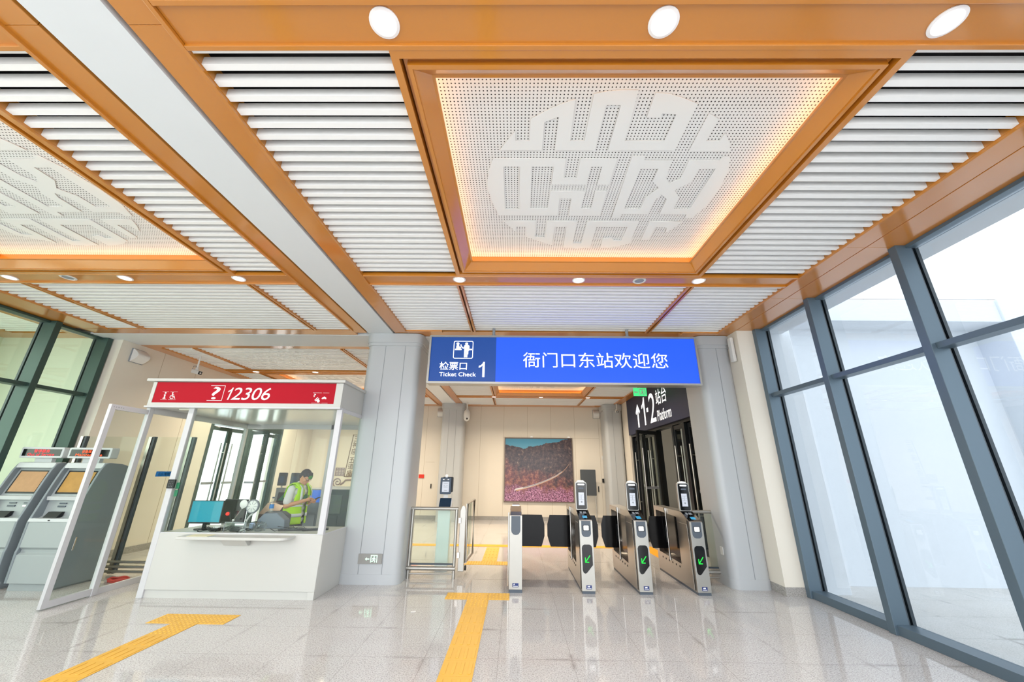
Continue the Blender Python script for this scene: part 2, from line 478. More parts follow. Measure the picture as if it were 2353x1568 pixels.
# ceiling: a dark void above, then slats, frames and bands hung in it
ceil = solid('ceiling', 'plenum', [(-8.46, 4.55, -1.4, YB + .3, 4.52, 4.60)])
PITCH_S = .110
def slats(x0, x1, y0, y1, first=None):
    mb = MB(); y = y0 + .03 if first is None else first
    while y + .045 < y1 - .004:
        mb.box(x0 + .004, x1 - .004, y, y + .045, 4.150, 4.214); y += PITCH_S
    mb.build('slat_panel', 'white_slat', ceil)
    e = MB()                                          # side boards that carry the slat ends
    e.box(x0 - .012, x0 + .003, y0, y1, 4.148, 4.27); e.box(x1 - .003, x1 + .012, y0, y1, 4.148, 4.27)
    e.build('side_board', 'orange', ceil)

def flat(name, x0, x1, y0, y1, z0=ZC, z1=4.20, m='orange', bevel=.003):
    return MB().box(x0, x1, y0, y1, z0, z1).build(name, m, ceil, bevel=bevel)

def band(x0, x1, y0, y1):
    flat('light_band', x0, x1, y0 + .012, y1 - .012, ZC, 4.19)
    for a in (y0, y1 - .03):
        flat('band_lip', x0, x1, a, a + .03, ZC - .022, 4.17)

def divider(x, y0, y1):
    mb = MB(); mb.box(x - .042, x - .012, y0, y1, ZC - .018, 4.22); mb.box(x + .012, x + .042, y0, y1, ZC - .018, 4.22)
    mb.build('divider_strip', 'orange', ceil, bevel=.003)
    MB().box(x - .011, x + .011, y0, y1, 4.17, 4.24).build('divider_groove', 'orange_groove', ceil)

MED = {
'a':[(-0.97,-0.47),(-0.90,-0.57),(-0.83,-0.67),(-0.83,-0.57),(-0.71,-0.57),(-0.71,-0.78),(-0.58,-0.86),(-0.48,-0.91),(-0.38,-0.95),(-0.37,-0.57),(-0.25,-0.57),(-0.25,-0.99),(-0.17,-1.01),(-0.05,-1.02),(0.07,-1.02),(0.09,-0.57),(0.42,-0.57),(0.42,-0.82),(0.31,-0.83),(0.31,-0.79),(0.20,-0.79),(0.20,-1.00),(0.31,-0.99),(0.44,-0.95),(0.55,-0.91),(0.55,-0.47),(-0.03,-0.47),(-0.03,-0.90),(-0.14,-0.90),(-0.14,-0.47),(-0.49,-0.47),(-0.49,-0.80),(-0.60,-0.75),(-0.60,-0.47)],
'b':[(0.67,-0.46),(0.67,-0.83),(0.77,-0.78),(0.77,-0.57),(0.88,-0.57),(0.89,-0.65),(0.97,-0.56),(1.03,-0.46)],
'c':[(-1.03,-0.38),(-0.38,-0.38),(-0.37,-0.14),(-0.25,-0.14),(-0.25,-0.38),(0.075,-0.38),(0.08,-0.05),(-0.04,-0.05),(-0.04,-0.28),(-0.14,-0.28),(-0.14,-0.05),(-0.48,-0.05),(-0.48,-0.28),(-0.68,-0.28),(-0.67,0.30),(-0.49,0.30),(-0.48,0.04),(-0.13,0.04),(-0.14,0.30),(-0.03,0.30),(-0.04,0.04),(0.075,0.04),(0.09,0.42),(-0.25,0.42),(-0.26,0.15),(-0.38,0.15),(-0.37,0.42),(-1.01,0.42),(-1.07,0.21),(-1.11,-0.02),(-1.08,-0.23)],
'ch':[(-0.94,-0.28),(-0.79,-0.28),(-0.79,0.31),(-0.94,0.31)],
'd':[(0.20,-0.41),(0.31,-0.41),(0.32,-0.36),(0.57,-0.36),(0.59,-0.15),(0.65,-0.07),(0.73,-0.14),(0.72,-0.36),(0.99,-0.36),(1.00,-0.40),(1.06,-0.40),(1.13,-0.24),(1.17,0.02),(1.16,0.27),(1.09,0.46),(1.02,0.46),(1.01,0.39),(0.72,0.39),(0.71,0.15),(0.64,0.09),(0.60,0.16),(0.60,0.39),(0.32,0.39),(0.31,0.46),(0.22,0.46),(0.21,-0.05)],
'dh1':[(0.32,-0.26),(0.48,-0.26),(0.48,-0.10),(0.57,-0.01),(0.49,0.12),(0.49,0.30),(0.32,0.30)],
'dh2':[(0.85,-0.26),(1.00,-0.26),(1.01,0.30),(0.84,0.30),(0.83,0.13),(0.74,0.02),(0.85,-0.09)],
'e':[(-0.97,0.52),(-0.60,0.52),(-0.60,0.81),(-0.48,0.83),(-0.48,0.52),(-0.14,0.52),(-0.13,0.95),(-0.03,0.95),(-0.03,0.52),(0.54,0.52),(0.56,0.94),(0.43,1.02),(0.22,1.05),(0.21,0.85),(0.32,0.83),(0.35,0.89),(0.44,0.89),(0.44,0.62),(0.09,0.62),(0.10,1.04),(-0.07,1.06),(-0.24,1.03),(-0.25,0.62),(-0.38,0.62),(-0.38,0.99),(-0.54,0.91),(-0.70,0.82),(-0.71,0.62),(-0.82,0.62),(-0.83,0.71),(-0.90,0.61)],
'f':[(0.66,0.52),(1.02,0.52),(0.97,0.64),(0.91,0.73),(0.89,0.63),(0.76,0.62),(0.76,0.86),(0.67,0.88)]}
_med = poly_mesh(list(MED.values()), .003)

def coffer(x0, x1, y0, y1, label):
    cx, cy = (x0 + x1) / 2, (y0 + y1) / 2
    r = thing('ceiling_coffer', (cx, cy, ZC), label, 'ceiling panel', 'lit ceiling coffers with seal-script reliefs')
    prof = [(0, 4.24), (0, 4.128), (.05, 4.128), (.05, 4.215), (.062, 4.215), (.062, 4.175), (.09, 4.175), (.09, 4.128), (.118, 4.128), (.118, 4.138), (.128, 4.138),
            (.215, 4.212), (.235, 4.212), (.235, 4.226), (.15, 4.226), (.15, 4.335), (.10, 4.335)]
    MB().ring(x0, x1, y0, y1, prof).build('frame', 'orange', r)
    MB().ring(x0, x1, y0, y1, [(.051, 4.2145), (.0615, 4.2145)]).build('frame_groove', 'orange_groove', r)
    MB().box(x0 + .10, x1 - .10, y0 + .10, y1 - .10, 4.333, 4.343).build('perforated_panel', 'perf', r)
    mb = MB(); bm2 = bmesh.new(); bm2.from_mesh(_med)
    me = bpy.data.meshes.new('relief'); bm2.to_mesh(me); bm2.free()
    me.transform(Matrix.Translation((cx, cy, 4.3265))); mb.bm.from_mesh(me)
    mb.build('relief', 'medallion', r)
    # warm strip lights lying on the ledge of the frame
    mb = MB()
    for b in ((x0 + .165, x1 - .165, y0 + .165, y0 + .177), (x0 + .165, x1 - .165, y1 - .177, y1 - .165),
              (x0 + .165, x0 + .177, y0 + .18, y1 - .18), (x1 - .177, x1 - .165, y0 + .18, y1 - .18)):
        mb.box(*b, 4.228, 4.236)
    mb.build('light_strip', 'led', r)
    return r

def bay(x0, x1, c0, c1, y0, a0, a1, b0, b1, y1, label, lips=(True, True)):
    for u, v in ((y0, a0), (b1, y1)):
        if v - u < .1: continue
        for p, q in ((x0, c0 - .045), (c0 + .045, c1 - .045), (c1 + .045, x1)): slats(p, q, u, v)
        divider(c0, u, v); divider(c1, u, v)
    slats(x0, c0, a1, b0, a1 - .0135); slats(c1, x1, a1, b0, a1 - .0135)
    band(x0, x1, a0, a1); band(x0, x1, b0, b1)
    coffer(c0, c1, a1, b0, label)
    for x, s in ((x0, -1), (x1, 1)):
        flat('edge_lip', x - .015 + s * .0165, x + .015 + s * .0165, y0, y1, ZC - .024, 4.18)

C0, C1 = -.80, 2.42
D0, D1 = -6.98, -3.76
bay(-2.05, 3.70, C0, C1, -.5, 1.36, 1.63, 4.49, 4.765, 6.66, 'large orange-framed ceiling coffer with glowing edges and white round seal-script relief above the ticket gates')
bay(-7.66, -3.07, D0, D1, -.5, 1.36, 1.63, 4.49, 4.765, 6.62, 'orange-framed ceiling coffer with seal-script relief cut off by the left edge, over the ticket machines')
bay(-2.05, 3.70, C0, C1, 7.80, 9.72, 9.96, 13.02, 13.27, 14.95, 'glowing ceiling coffer in the far hall, seen under the blue overhead sign')
bay(-7.66, -3.07, D0, D1, 7.80, 9.72, 9.96, 13.02, 13.27, 14.95, 'glowing ceiling coffer in the far hall, seen above the red booth sign')
# flat cladding either side of the white beam, along the windows and across the bay ends
for y0, y1 in ((-.6, 1.497), (1.499, 6.76), (6.76, 7.72), (7.72, 11.2), (11.202, YB)):
    if y1 != 7.72:
        flat('cladding', -2.30, -2.062, y0, y1); flat('cladding', -3.058, -2.84, y0, y1)
solid('ceiling_beam', 'beam_white', [(-2.805, -2.335, -1.0, YB, ZC - .004, 4.25)])
for x0, x1, y0, y1 in ((-8.30, -2.82, 6.90, 7.60), (-2.32, 4.02, 6.96, 7.56)):
    solid('ceiling_beam', 'beam_white', [(x0, x1, y0, y1, ZC - .006, 4.24)])
flat('cladding', -2.05, 3.71, 6.672, 6.94); flat('cladding', -2.05, -1.38, 6.60, 6.70, ZC - .02); flat('cladding', 3.06, 3.71, 6.60, 6.70, ZC - .02)
flat('cladding', -8.2, -3.06, 6.632, 6.88)
for x0, x1 in ((-2.05, 3.98), (-7.98, -3.06)):
    flat('cladding', x0 - .02, x1 + .02, 7.58 if x0 > -3 else 7.605, 7.79); flat('cladding', x0, x1, 14.96, YB)
flat('cladding', -2.05, -1.38, 14.85, 14.97, ZC - .02); flat('cladding', 3.06, 3.71, 14.85, 14.97, ZC - .02)
for y0, y1 in ((-.52, 1.3), (1.302, 3.797), (3.799, 5.157), (5.159, 6.94)):
    flat('cladding', 3.725, 3.976, y0, y1); flat('cladding', 3.986, 4.385, y0, y1)
    flat('cladding', -8.34, -7.69, y0, y1 if y1 < 6 else 6.62)
flat('cladding_groove', 3.976, 3.986, -1, 6.94, 4.165, 4.18, 'orange_groove')
flat('cladding', 3.725, 4.0, 7.79, 14.96); flat('cladding', -8.0, -7.69, 7.79, 14.96)
flat('cladding', -8.34, 4.385, -1.0, -.52)

# columns with rounded corners, grooves and a cap
def column(x0, x1, y0, y1, groove_xs):
    mb = MB().prism(rrect(x0, x1, y0, y1, .13, 8), 0, 4.14, 'z')
    o = mb.build('column', 'column', None, smooth=True, kind='structure')
    MB().prism(rrect(x0 - .035, x1 + .035, y0 - .035, y1 + .035, .15, 8), 3.96, 4.141, 'z').build('cap', 'column', o, bevel=.006, smooth=True)
    MB().prism(rrect(x0 - .018, x1 + .018, y0 - .018, y1 + .018, .14, 8), 3.90, 3.96, 'z').build('cap_band', 'column', o, smooth=True)
    MB().prism(rrect(x0 - .008, x1 + .008, y0 - .008, y1 + .008, .135, 8), 0, .14, 'z').build('foot_band', 'column', o, smooth=True)
    g = MB()
    for x in groove_xs: g.box(x - .004, x + .004, y0 - .0035, y0 + .02, .14, 3.90)
    g.build('panel_joint', 'column_groove', o)
    return o
column(-2.80, -1.80, 6.79, 7.60, (-2.45, -2.08))
column(3.38, 3.995, 6.80, 7.60, (3.72,))
column(-2.80, -1.95, 14.55, 15.28, (-2.52, -2.25))
column(3.32, 3.98, 14.45, 15.28, (3.62,))

# walls
wb = solid('wall_back', 'wall', [(XL, 4.4, YB, YB + .2, 0, 4.25)])
s = MB()
for x in (-7.1, -6.2, -5.3, -4.4, -3.5, -2.9, -1.38, -.47, .46, 1.38, 2.31, 3.25): s.box(x - .004, x + .004, YB - .0015, YB + .01, .13, 4.15)
s.box(-.47, 3.25, YB - .0015, YB + .01, 2.946, 2.953); s.box(-3.45, -3.1, YB - .0015, YB + .01, 2.0, 2.006)
s.build('panel_seam', 'seam', wb)
bb = solid('baseboard_back', 'granite', [(XL, 4.0, YB - .018, YB + .01, 0, .13)])
wl = solid('wall_left', 'wall', [(XL - .34, XL, 7.26, 10.12, 0, 4.25), (XL - .34, XL, 13.35, YB + .2, 0, 4.25), (XL - .34, XL, 10.12, 13.35, 3.98, 4.25)])
s = MB()
for y in (8.25, 9.2, 14.2): s.box(XL - .01, XL + .0015, y - .004, y + .004, .13, 4.2)
s.build('panel_seam', 'seam', wl)
solid('baseboard_left', 'granite', [(XL - .01, XL + .018, 7.27, 10.12, 0, .13), (XL - .01, XL + .018, 13.35, YB, 0, .13)])
wr = solid('wall_right', 'wall', [(XR, XR + .4, 13.80, YB + .2, 0, 4.25), (XR, XR + .4, 7.2, 8.35, 0, 4.25), (XR + .0, XR + .4, 8.35, 13.80, 4.05, 4.25)])
solid('baseboard_right', 'granite', [(XR - .018, XR + .01, 13.80, YB, 0, .13)])
solid('wall_pier', 'wall', [(3.975, 4.262, 6.50, 7.2, .12, 4.145)])
solid('baseboard_pier', 'granite', [(3.968, 4.262, 6.493, 7.2, 0, .12)])

# right glass wall
def glazing(name, side, xin, xgl, ys, wid, z_tr, mm, pane, y_start, z_top=ZC):
    """side +1: glass beyond +X. ys = centre lines of mullions"""
    w = struct_root(name, (xgl, (y_start + ys[-1]) / 2, 0))
    for y in ys:
        m = MB(); m.box(xin, xgl - side * .035, y - wid / 2, y + wid / 2, 0, z_top)
        m.build('mullion', mm, w, bevel=.004)
        g = MB(); g.box(xgl - side * .034, xgl - side * .012, y - wid / 2 + .012, y + wid / 2 - .012, 0, z_top)
        g.box(xgl + side * .012, xgl + side * .05, y - wid / 2 + .006, y + wid / 2 - .006, 0, z_top)
        g.build('gasket', 'gasket', w)
    ends = [y_start] + ys
    for a, b in zip(ends, ends[1:]):
        a2 = a + wid / 2; b2 = b - wid / 2
        MB().box(xin + side * .05, xgl - side * .012, a2, b2, z_tr - .062, z_tr).build('transom', mm, w, bevel=.003)
        MB().box(xin + side * .03, xgl + side * .03, a2, b2, 0, .10).build('sill', mm, w, bevel=.003)
        MB().box(xin + side * .11, xgl + side * .03, a2, b2, z_top - .04, z_top).build('head', mm, w, bevel=.003)
        MB().box(xgl - .006, xgl + .006, a2 - .05, b2 + .05, .08, z_top - .05).build('pane', pane, w)
    return w
glazing('window_1', 1, 4.26, 4.47, [-.20, 1.13, 2.46, 3.795, 5.16, 6.45], .092, 2.985, 'mullion', 'pane', -1.5)
glazing('window_2', -1, -8.18, -8.44, [.9, 2.25, 3.6, 4.95, 6.28, 7.19], .10, 3.02, 'mullion_green', 'pane_green', -.5, 4.14)
solid('wall_front', 'outwall', [(-8.5, 5.0, -1.6, -1.0, 4.0, 4.7), (4.2, 4.5, -1.6, -1.2, 0, 4.2), (-8.5, -8.2, -1.6, -1.0, 0, 4.2)])
# roof above the ceiling keeps the sky out of the void
solid('roof', 'outwall', [(-8.5, 4.9, -1.6, YB + .5, 4.60, 4.85), (-11.0, -8.5, 4.2, 7.4, 4.3, 4.5)])
solid('wall_window_head', 'outwall', [(4.39, 4.9, -1.6, 7.4, ZC, 4.62)])

# outside on the right: a white rendered wall with a recessed panel, canopy fascia and roof wires
ow = solid('exterior_wall', 'outwall', [(4.5, 22, 7.16, 7.6, -.02, 5.0), (9.05, 22, 6.62, 7.2, -.02, 4.86), (4.5, 22, 6.66, 7.2, 4.42, 4.86), (4.5, 5.05, 6.66, 7.2, -.02, 4.5)], bevel=.01)
ln = MB()
for k in range(9): ln.box(13.2, 16.0, 6.60, 6.625, 1.6 + k * .22, 1.66 + k * .22)
ln.build('louvre', 'plastic_grey', ow)
# the glazed porch beyond the left glass wall
solid('wall_porch', 'porch', [(-11.0, -8.5, 7.20, 7.4, -.02, 4.3), (-10.6, -10.4, 5.6, 7.2, -.02, 4.3)])
s = MB(); s.box(-9.36, -9.352, 7.197, 7.21, 0, 4.1); s.box(-10.405, -10.397, 6.3, 6.308, 0, 4.1)
pc = solid('ceiling_porch', 'orange', [(-10.4, -9.85, 4.2, 7.2, ZC, 4.2), (-8.75, -8.49, 4.2, 7.2, ZC, 4.2), (-9.85, -8.75, 6.9, 7.2, ZC, 4.2)])
m_ = MB(); y = 4.25
while y < 6.85: m_.box(-9.84, -8.76, y, y + .045, 4.15, 4.235); y += .11
m_.build('slat_panel', 'white_slat', pc)
s.build('panel_seam', 'seam', pc)
# ------------------------------------------------------------------ ceiling lamps
def downlight(x, y, label, power=None, group='round downlights'):
    r = thing('ceiling_downlight', (x, y, ZC), label, 'lamp', group)
    MB().lathe([(.066, 0), (.086, -.001), (.086, -.008), (.070, -.012), (.066, -.009)], (x, y, ZC), 32, cap=False).build('trim_ring', 'lamp_ring', r, smooth=True)
    MB().lathe([(.0655, -.006), (.0655, -.003)], (x, y, ZC), 32).build('diffuser', 'lamp', r)
    ld = bpy.data.lights.new('lamp_light', 'AREA'); ld.shape = 'DISK'; ld.size = .12; ld.energy = power or (LAMP_W if y < 8 else LAMP_W * 3.8)
    ld.color = (1.0, .97, .94) if y < 8 else (1.0, .84, .64); ld.spread = rad(140)
    l = bpy.data.objects.new('lamp_light', ld); COL.objects.link(l); l.location = (0, 0, -.016); l.parent = r
    return r
for x, w in ((-.78, 'over the corner of the large coffer, at the top edge'), (.835, 'at the middle of the near orange band'), (2.45, 'at the right end of the near orange band, seen stretched')):
    downlight(x, 1.487, 'big bright round downlight ' + w)
for x, w in ((-.78, 'left'), (.835, 'middle'), (2.45, 'right')):
    downlight(x, 4.61, 'round downlight in the band just before the blue sign, the %s one of three' % w)
for x, w in ((-6.99, 'leftmost'), (-5.375, 'second'), (-3.805, 'rightmost')):
    downlight(x, 4.62, 'round downlight above the ticket machines, %s in the orange band' % w)
for x, w in ((-.765, 'left'), (.868, 'middle'), (2.497, 'right')):
    downlight(x, 13.15, 'small downlight in the far hall under the blue sign, %s of three' % w)
for x, w in ((-6.96, 'left of the glowing coffer'), (-5.36, 'right, nearest the grey column')):
    downlight(x, 9.84, 'small downlight above the red booth sign, ' + w)
# more of the same lamps, further along the same bands
for x, y, w in ((-6.99, 1.487, 'a'), (-5.375, 1.487, 'b'), (-3.805, 1.487, 'c'), (-3.75, 9.84, 'd'), (-.765, 9.84, 'e'), (.868, 9.84, 'f'), (2.497, 9.84, 'g'), (-6.96, 13.15, 'h'), (-5.36, 13.15, 'i'), (-3.75, 13.15, 'j')):
    downlight(x, y, 'round downlight in an orange ceiling band, hidden or out of view', None, 'downlights out of view')
def speaker_disc(x, y, label):
    r = thing('ceiling_speaker', (x, y, ZC), label, 'speaker')
    MB().lathe([(.088, 0), (.088, -.006), (.07, -.012), (.06, -.006)], (x, y, ZC), 32, cap=False).build('rim', 'plastic_white', r, smooth=True)
    MB().lathe([(.06, -.004), (.03, -.010), (.012, -.012)], (x, y, ZC), 24).build('grille', 'plastic_grey', r, smooth=True)
speaker_disc(1.656, 4.619, 'white round ceiling speaker in the band before the blue sign')
speaker_disc(-6.166, 4.615, 'white round ceiling speaker in the band above the ticket machines')
# ------------------------------------------------------------------ ticket gates
GY = 6.485                        # front faces of the gates
# hexagon-cornered glass leaf, hinged in a gate body
def flap(mb, xh, xt, y, z0=.445, z1=.955):
    s = 1 if xt > xh else -1
    cut = .055
    pts = [(xh, z0), (xt - s * cut, z0), (xt, z0 + .17), (xt, z1 - .15), (xt - s * cut * .8, z1), (xh, z1)]
    mb.prism(pts, y - .008, y + .008, 'y')

def gate_body(r, x0, w, depth, low=False):
    X0, X1 = x0, x0 + w
    y = GY
    top = 1.035 if low else .995
    MB().box(X0 + .006, X1 - .006, y + .006, y + depth - .006, 0, .035).build('plinth', 'slate', r)
    if low: return
    side = [(y, .035), (y, .955), (y + .012, .99), (y + .30, 1.098), (y + depth, 1.098), (y + depth, .035)]
    hole = [(y + .50, .31), (y + .50, 1.0), (y + 1.47, 1.03), (y + 1.47, .33)]
    me = poly_mesh([side, hole], .5)
    m = MB(); n = bmesh.new(); n.from_mesh(me)
    for v in n.verts: v.co = (X0 + .002 if v.co.z < 0 else X1 - .002, v.co.x, v.co.y)
    t = bpy.data.meshes.new('t'); n.to_mesh(t); m.bm.from_mesh(t)
    m.build('body', 'steel', r)
    MB().box(X0 + w / 2 - .012, X0 + w / 2 + .012, y + .48, y + 1.50, .29, 1.045).build('side_window', 'flap_glass', r)

def ticket_gate(x0, label, left=None, right=None, w=.200, depth=1.58):
    r = thing('ticket_gate', (x0 + w / 2, GY, 0), label, 'ticket gate', 'grey steel ticket gates')
    gate_body(r, x0, w, depth)
    X0, X1, xc, y = x0, x0 + w, x0 + w / 2, GY
    # brushed front plate with two recessed panels
    MB().prism(rrect(X0, X1, .036, .978, .012), y - .006, y + .01, 'y').build('front_plate', 'steel_bright', r, bevel=.002)
    p = MB().prism([(X0 + .028, .80), (X0 + .034, .782), (X0 + .05, .762), (X0 + .075, .752), (X1 - .075, .752), (X1 - .05, .762), (X1 - .034, .782), (X1 - .028, .80), (X1 - .028, .976), (X0 + .028, .976)], y - .011, y, 'y')
    rd = p.build('card_reader', 'slate', r, bevel=.002)
    MB().prism(rrect(xc - .052, xc + .052, .838, .918, .012), y - .0125, y - .005, 'y').build('reader_bezel', 'black_matt', rd)
    MB().prism(rrect(xc - .040, xc + .040, .845, .911, .010), y - .0145, y - .006, 'y').build('reader_pad', 'white_lit', rd)
    P = [(X0 + .022, .60), (X0 + .032, .632), (X0 + .06, .648), (X1 - .06, .648), (X1 - .032, .632), (X1 - .022, .60), (X1 - .022, .375), (X0 + .085, .272), (X0 + .06, .262), (X0 + .036, .272), (X0 + .022, .305)]
    ip = MB().prism(P, y - .009, y, 'y').build('indicator_panel', 'black', r, bevel=.002)
    a = MB(); cx, cz = xc + .0, .452
    for b in (bar(cx + .038, cz + .05, cx - .03, cz - .038, .012), bar(cx - .032, cz - .04, cx - .032, cz + .022, .012), bar(cx - .036, cz - .04, cx + .022, cz - .04, .012)):
        a.prism(b, y - .0115, y - .0095, 'y')
    a.build('arrow', 'arrow_green', ip)
    lp = MB().box(xc - .036, xc + .044, y - .008, y, .06, .112).build('maker_plate', 'logo_blue', r)
    q = MB().prism([(xc - .020, .086), (xc - .008, .086), (xc - .002, .102), (xc - .016, .102)], y - .0095, y - .0075, 'y').prism(rrect(xc - .004, xc + .018, .086, .104, .006), y - .0095, y - .0075, 'y')
    q.box(xc - .026, xc + .036, y - .0095, y - .0075, .070, .076).build('maker_mark', 'white_letter', lp)
    # sloping top with the code window
    def slope(u0, u1, s0, s1, lift, name, m, par):
        pts = []
        for u, sv in ((u0, s0), (u1, s0), (u1, s1), (u0, s1)):
            pts.append((X0 + u, y + .012 + sv * .288, .991 + sv * .108 + lift))
        mb = MB(); A = [mb.bm.verts.new(p) for p in pts]; B = [mb.bm.verts.new((p[0], p[1], p[2] - .01)) for p in pts]
        mb.bm.faces.new(A); mb.bm.faces.new(B[::-1])
        for i in range(4): mb.bm.faces.new((A[i], B[i], B[(i + 1) % 4], A[(i + 1) % 4]))
        return mb.build(name, m, par, bevel=.002)
    tp = slope(.004, w - .004, 0, 1, .006, 'top_panel', 'black', r)
    slope(.066, .138, .12, .36, .009, 'scan_window', 'cyan_lit', tp)
    slope(.05, .085, .62, .82, .009, 'mark', 'plastic_grey', tp); slope(.1, .15, .62, .82, .009, 'mark', 'plastic_grey', tp)
    # face recognition terminal on the rear of the slope
    ty = y + .31
    ft = MB().prism(rrect(X0 + .004, X1 - .006, 1.10, 1.535, .03), ty, ty + .055, 'y').build('face_terminal', 'steel_bright', r, bevel=.004)
    MB().prism(rrect(X0 + .016, X1 - .016, 1.115, 1.522, .022), ty - .008, ty + .004, 'y').build('glass_front', 'black', ft, bevel=.002)
    MB().box(X0 + .052, X1 - .056, ty - .0105, ty - .006, 1.175, 1.37).build('screen', 'screen_pale', ft)
    s = MB()
    for z, a0, a1 in ((1.33, .06, .135), (1.298, .06, .10), (1.298, .115, .14), (1.262, .06, .135)): s.box(X0 + a0, X0 + a1, ty - .0118, ty - .0104, z, z + .004)
    s.box(X0 + .095, X0 + .100, ty - .0118, ty - .0104, 1.262, 1.334).prism(circle(xc, 1.225, .014), ty - .0118, ty - .0104, 'y')
    s.build('screen_drawing', 'plastic_grey', ft)
    MB().prism(rrect(xc - .044, xc + .044, 1.424, 1.45, .012), ty - .0105, ty - .006, 'y').build('camera_bar', 'slate', ft)
    MB().prism(rrect(xc - .058, xc + .058, 1.482, 1.508, .012), ty - .0115, ty - .004, 'y').build('light_bar', 'white_lit', ft)
    MB().lathe([(.07, 0), (.066, .012), (.045, .024), (.001, .03)], (xc, ty + .028, 1.533), 20).build('signal_lamp', 'white_lit', ft, smooth=True)
    # chrome post, door panel and trims on the visible side
    MB().tube([(X0 - .012, y + .94, .28), (X0 - .012, y + .94, 1.07)], .014).tube([(X0 - .012, y + .94, 1.04), (X0 - .012, y + .94, 1.1)], .024).build('flap_post', 'chrome', r, smooth=True)
    MB().box(X0 - .02, X0 - .004, y + .955, y + .99, .55, .82).build('hinge_plate', 'plastic_grey', r)
    MB().box(X0 - .0015, X0 + .004, y + .10, y + .46, .05, .93).build('side_door', 'steel', r, bevel=.002)
    MB().box(X0 - .004, X0 + .004, y + .055, y + .085, .05, .99).build('edge_trim', 'black', r)
    for k in range(6): MB().box(X0 - .002, X0 + .004, y + .56 + k * .15, y + .59 + k * .15, .245, .27).build('sensor', 'black_matt', r)
    for nm, xt in (('left', left), ('right', right)):
        if xt is not None:
            m = MB(); flap(m, X0 + .01 if nm == 'left' else X1 - .01, xt, y + 1.02); m.build('flap', 'flap_glass', r)
    return r
ticket_gate(.992, 'steel ticket gate with green arrow and face terminal, the first beside the wide lane', .575, 1.475)
ticket_gate(1.833, 'steel ticket gate with green arrow, the middle of the three with face terminals', 1.535, 2.30)
ticket_gate(2.683, 'steel ticket gate with green arrow, next to the glass barrier at the grey column', 2.365, None)

# narrow end gate without a terminal
r = thing('ticket_gate', (.013, GY, 0), 'narrow steel gate end with rounded grey panel and no face terminal, by the tactile paving', 'ticket gate', 'grey steel ticket gates')
x0, x1, y = -.087, .113, GY
MB().box(x0, x1, y - .002, y + .70, 0, .04).build('plinth', 'slate', r)
MB().box(x0 + .002, x1 - .002, y, y + .70, .04, 1.04).build('body', 'steel_bright', r, bevel=.003)
MB().box(x0, x1, y + .70, y + 1.55, .04, 1.05).build('rear_body', 'steel', r)
MB().prism([(x0 + .03, .83), (x0 + .038, .80), (x0 + .06, .775), (x0 + .09, .766), (x1 - .09, .766), (x1 - .06, .775), (x1 - .038, .80), (x1 - .03, .83), (x1 - .03, 1.03), (x0 + .03, 1.03)], y - .006, y + .004, 'y').build('blank_panel', 'slate', r, bevel=.002)
MB().prism([(y, 1.04), (y + .05, 1.09), (y + .26, 1.155), (y + .28, 1.155), (y + .28, 1.04)], x0 + .016, x1 - .016, 'x').build('top_panel', 'chrome', r, bevel=.003)
MB().box(x0 + .04, x1 - .04, y + .29, y + .45, 1.04, 1.175).build('rear_reader', 'chrome', r, bevel=.004)
MB().tube([(x0 - .01, y + .03, .08), (x0 - .01, y + .03, 1.08)], .011).build('edge_post', 'chrome', r, smooth=True)
lp = MB().box(-.032, .058, y - .006, y + .002, .075, .125).build('maker_plate', 'logo_blue', r)
MB().prism([(-.016, .1), (-.004, .1), (.004, .117), (-.012, .117)], y - .0075, y - .0055, 'y').box(-.022, .05, y - .0075, y - .0055, .084, .09).build('maker_mark', 'white_letter', lp)
m = MB(); flap(m, .11, .525, y + 1.02); fl = m.build('flap', 'flap_glass', r)
# ------------------------------------------------------------------ barriers either side of the gates
def barrier(name, x0, x1, y, label, mullx=None):
    r = thing(name, ((x0 + x1) / 2, y, 0), label, 'barrier', None)
    R = .026
    for x in (x0 + R, x1 - R):
        MB().tube([(x, y, 0), (x, y, 1.06)], R, 14).build('post', 'steel_bright', r, smooth=True)
    MB().tube([(x0, y, 1.062), (x1, y, 1.062)], .028, 14).build('top_rail', 'steel_bright', r, smooth=True)
    MB().tube([(x0, y - .03, .155), (x1, y - .03, .155)], .032, 14).build('bottom_rail', 'steel_bright', r, smooth=True)
    MB().tube([(x0 + .03, y, .07), (x1 - .03, y, .07)], .014, 10).build('foot_rail', 'steel_bright', r, smooth=True)
    MB().box(x0 + .05, x1 - .05, y - .012, y + .012, .20, .225).build('glass_clamp', 'gasket', r)
    MB().box(x0 + .06, x1 - .06, y - .006, y + .006, .21, 1.03).build('pane', 'pane_rail', r)
    return r
barrier('glass_barrier', -1.795, -.985, 7.20, 'steel-framed glass barrier between the grey column and the wheelchair swing gate')
barrier('glass_barrier', 2.89, 3.47, 7.22, 'steel-framed glass barrier beside the outermost gate, next to the column by the windows')

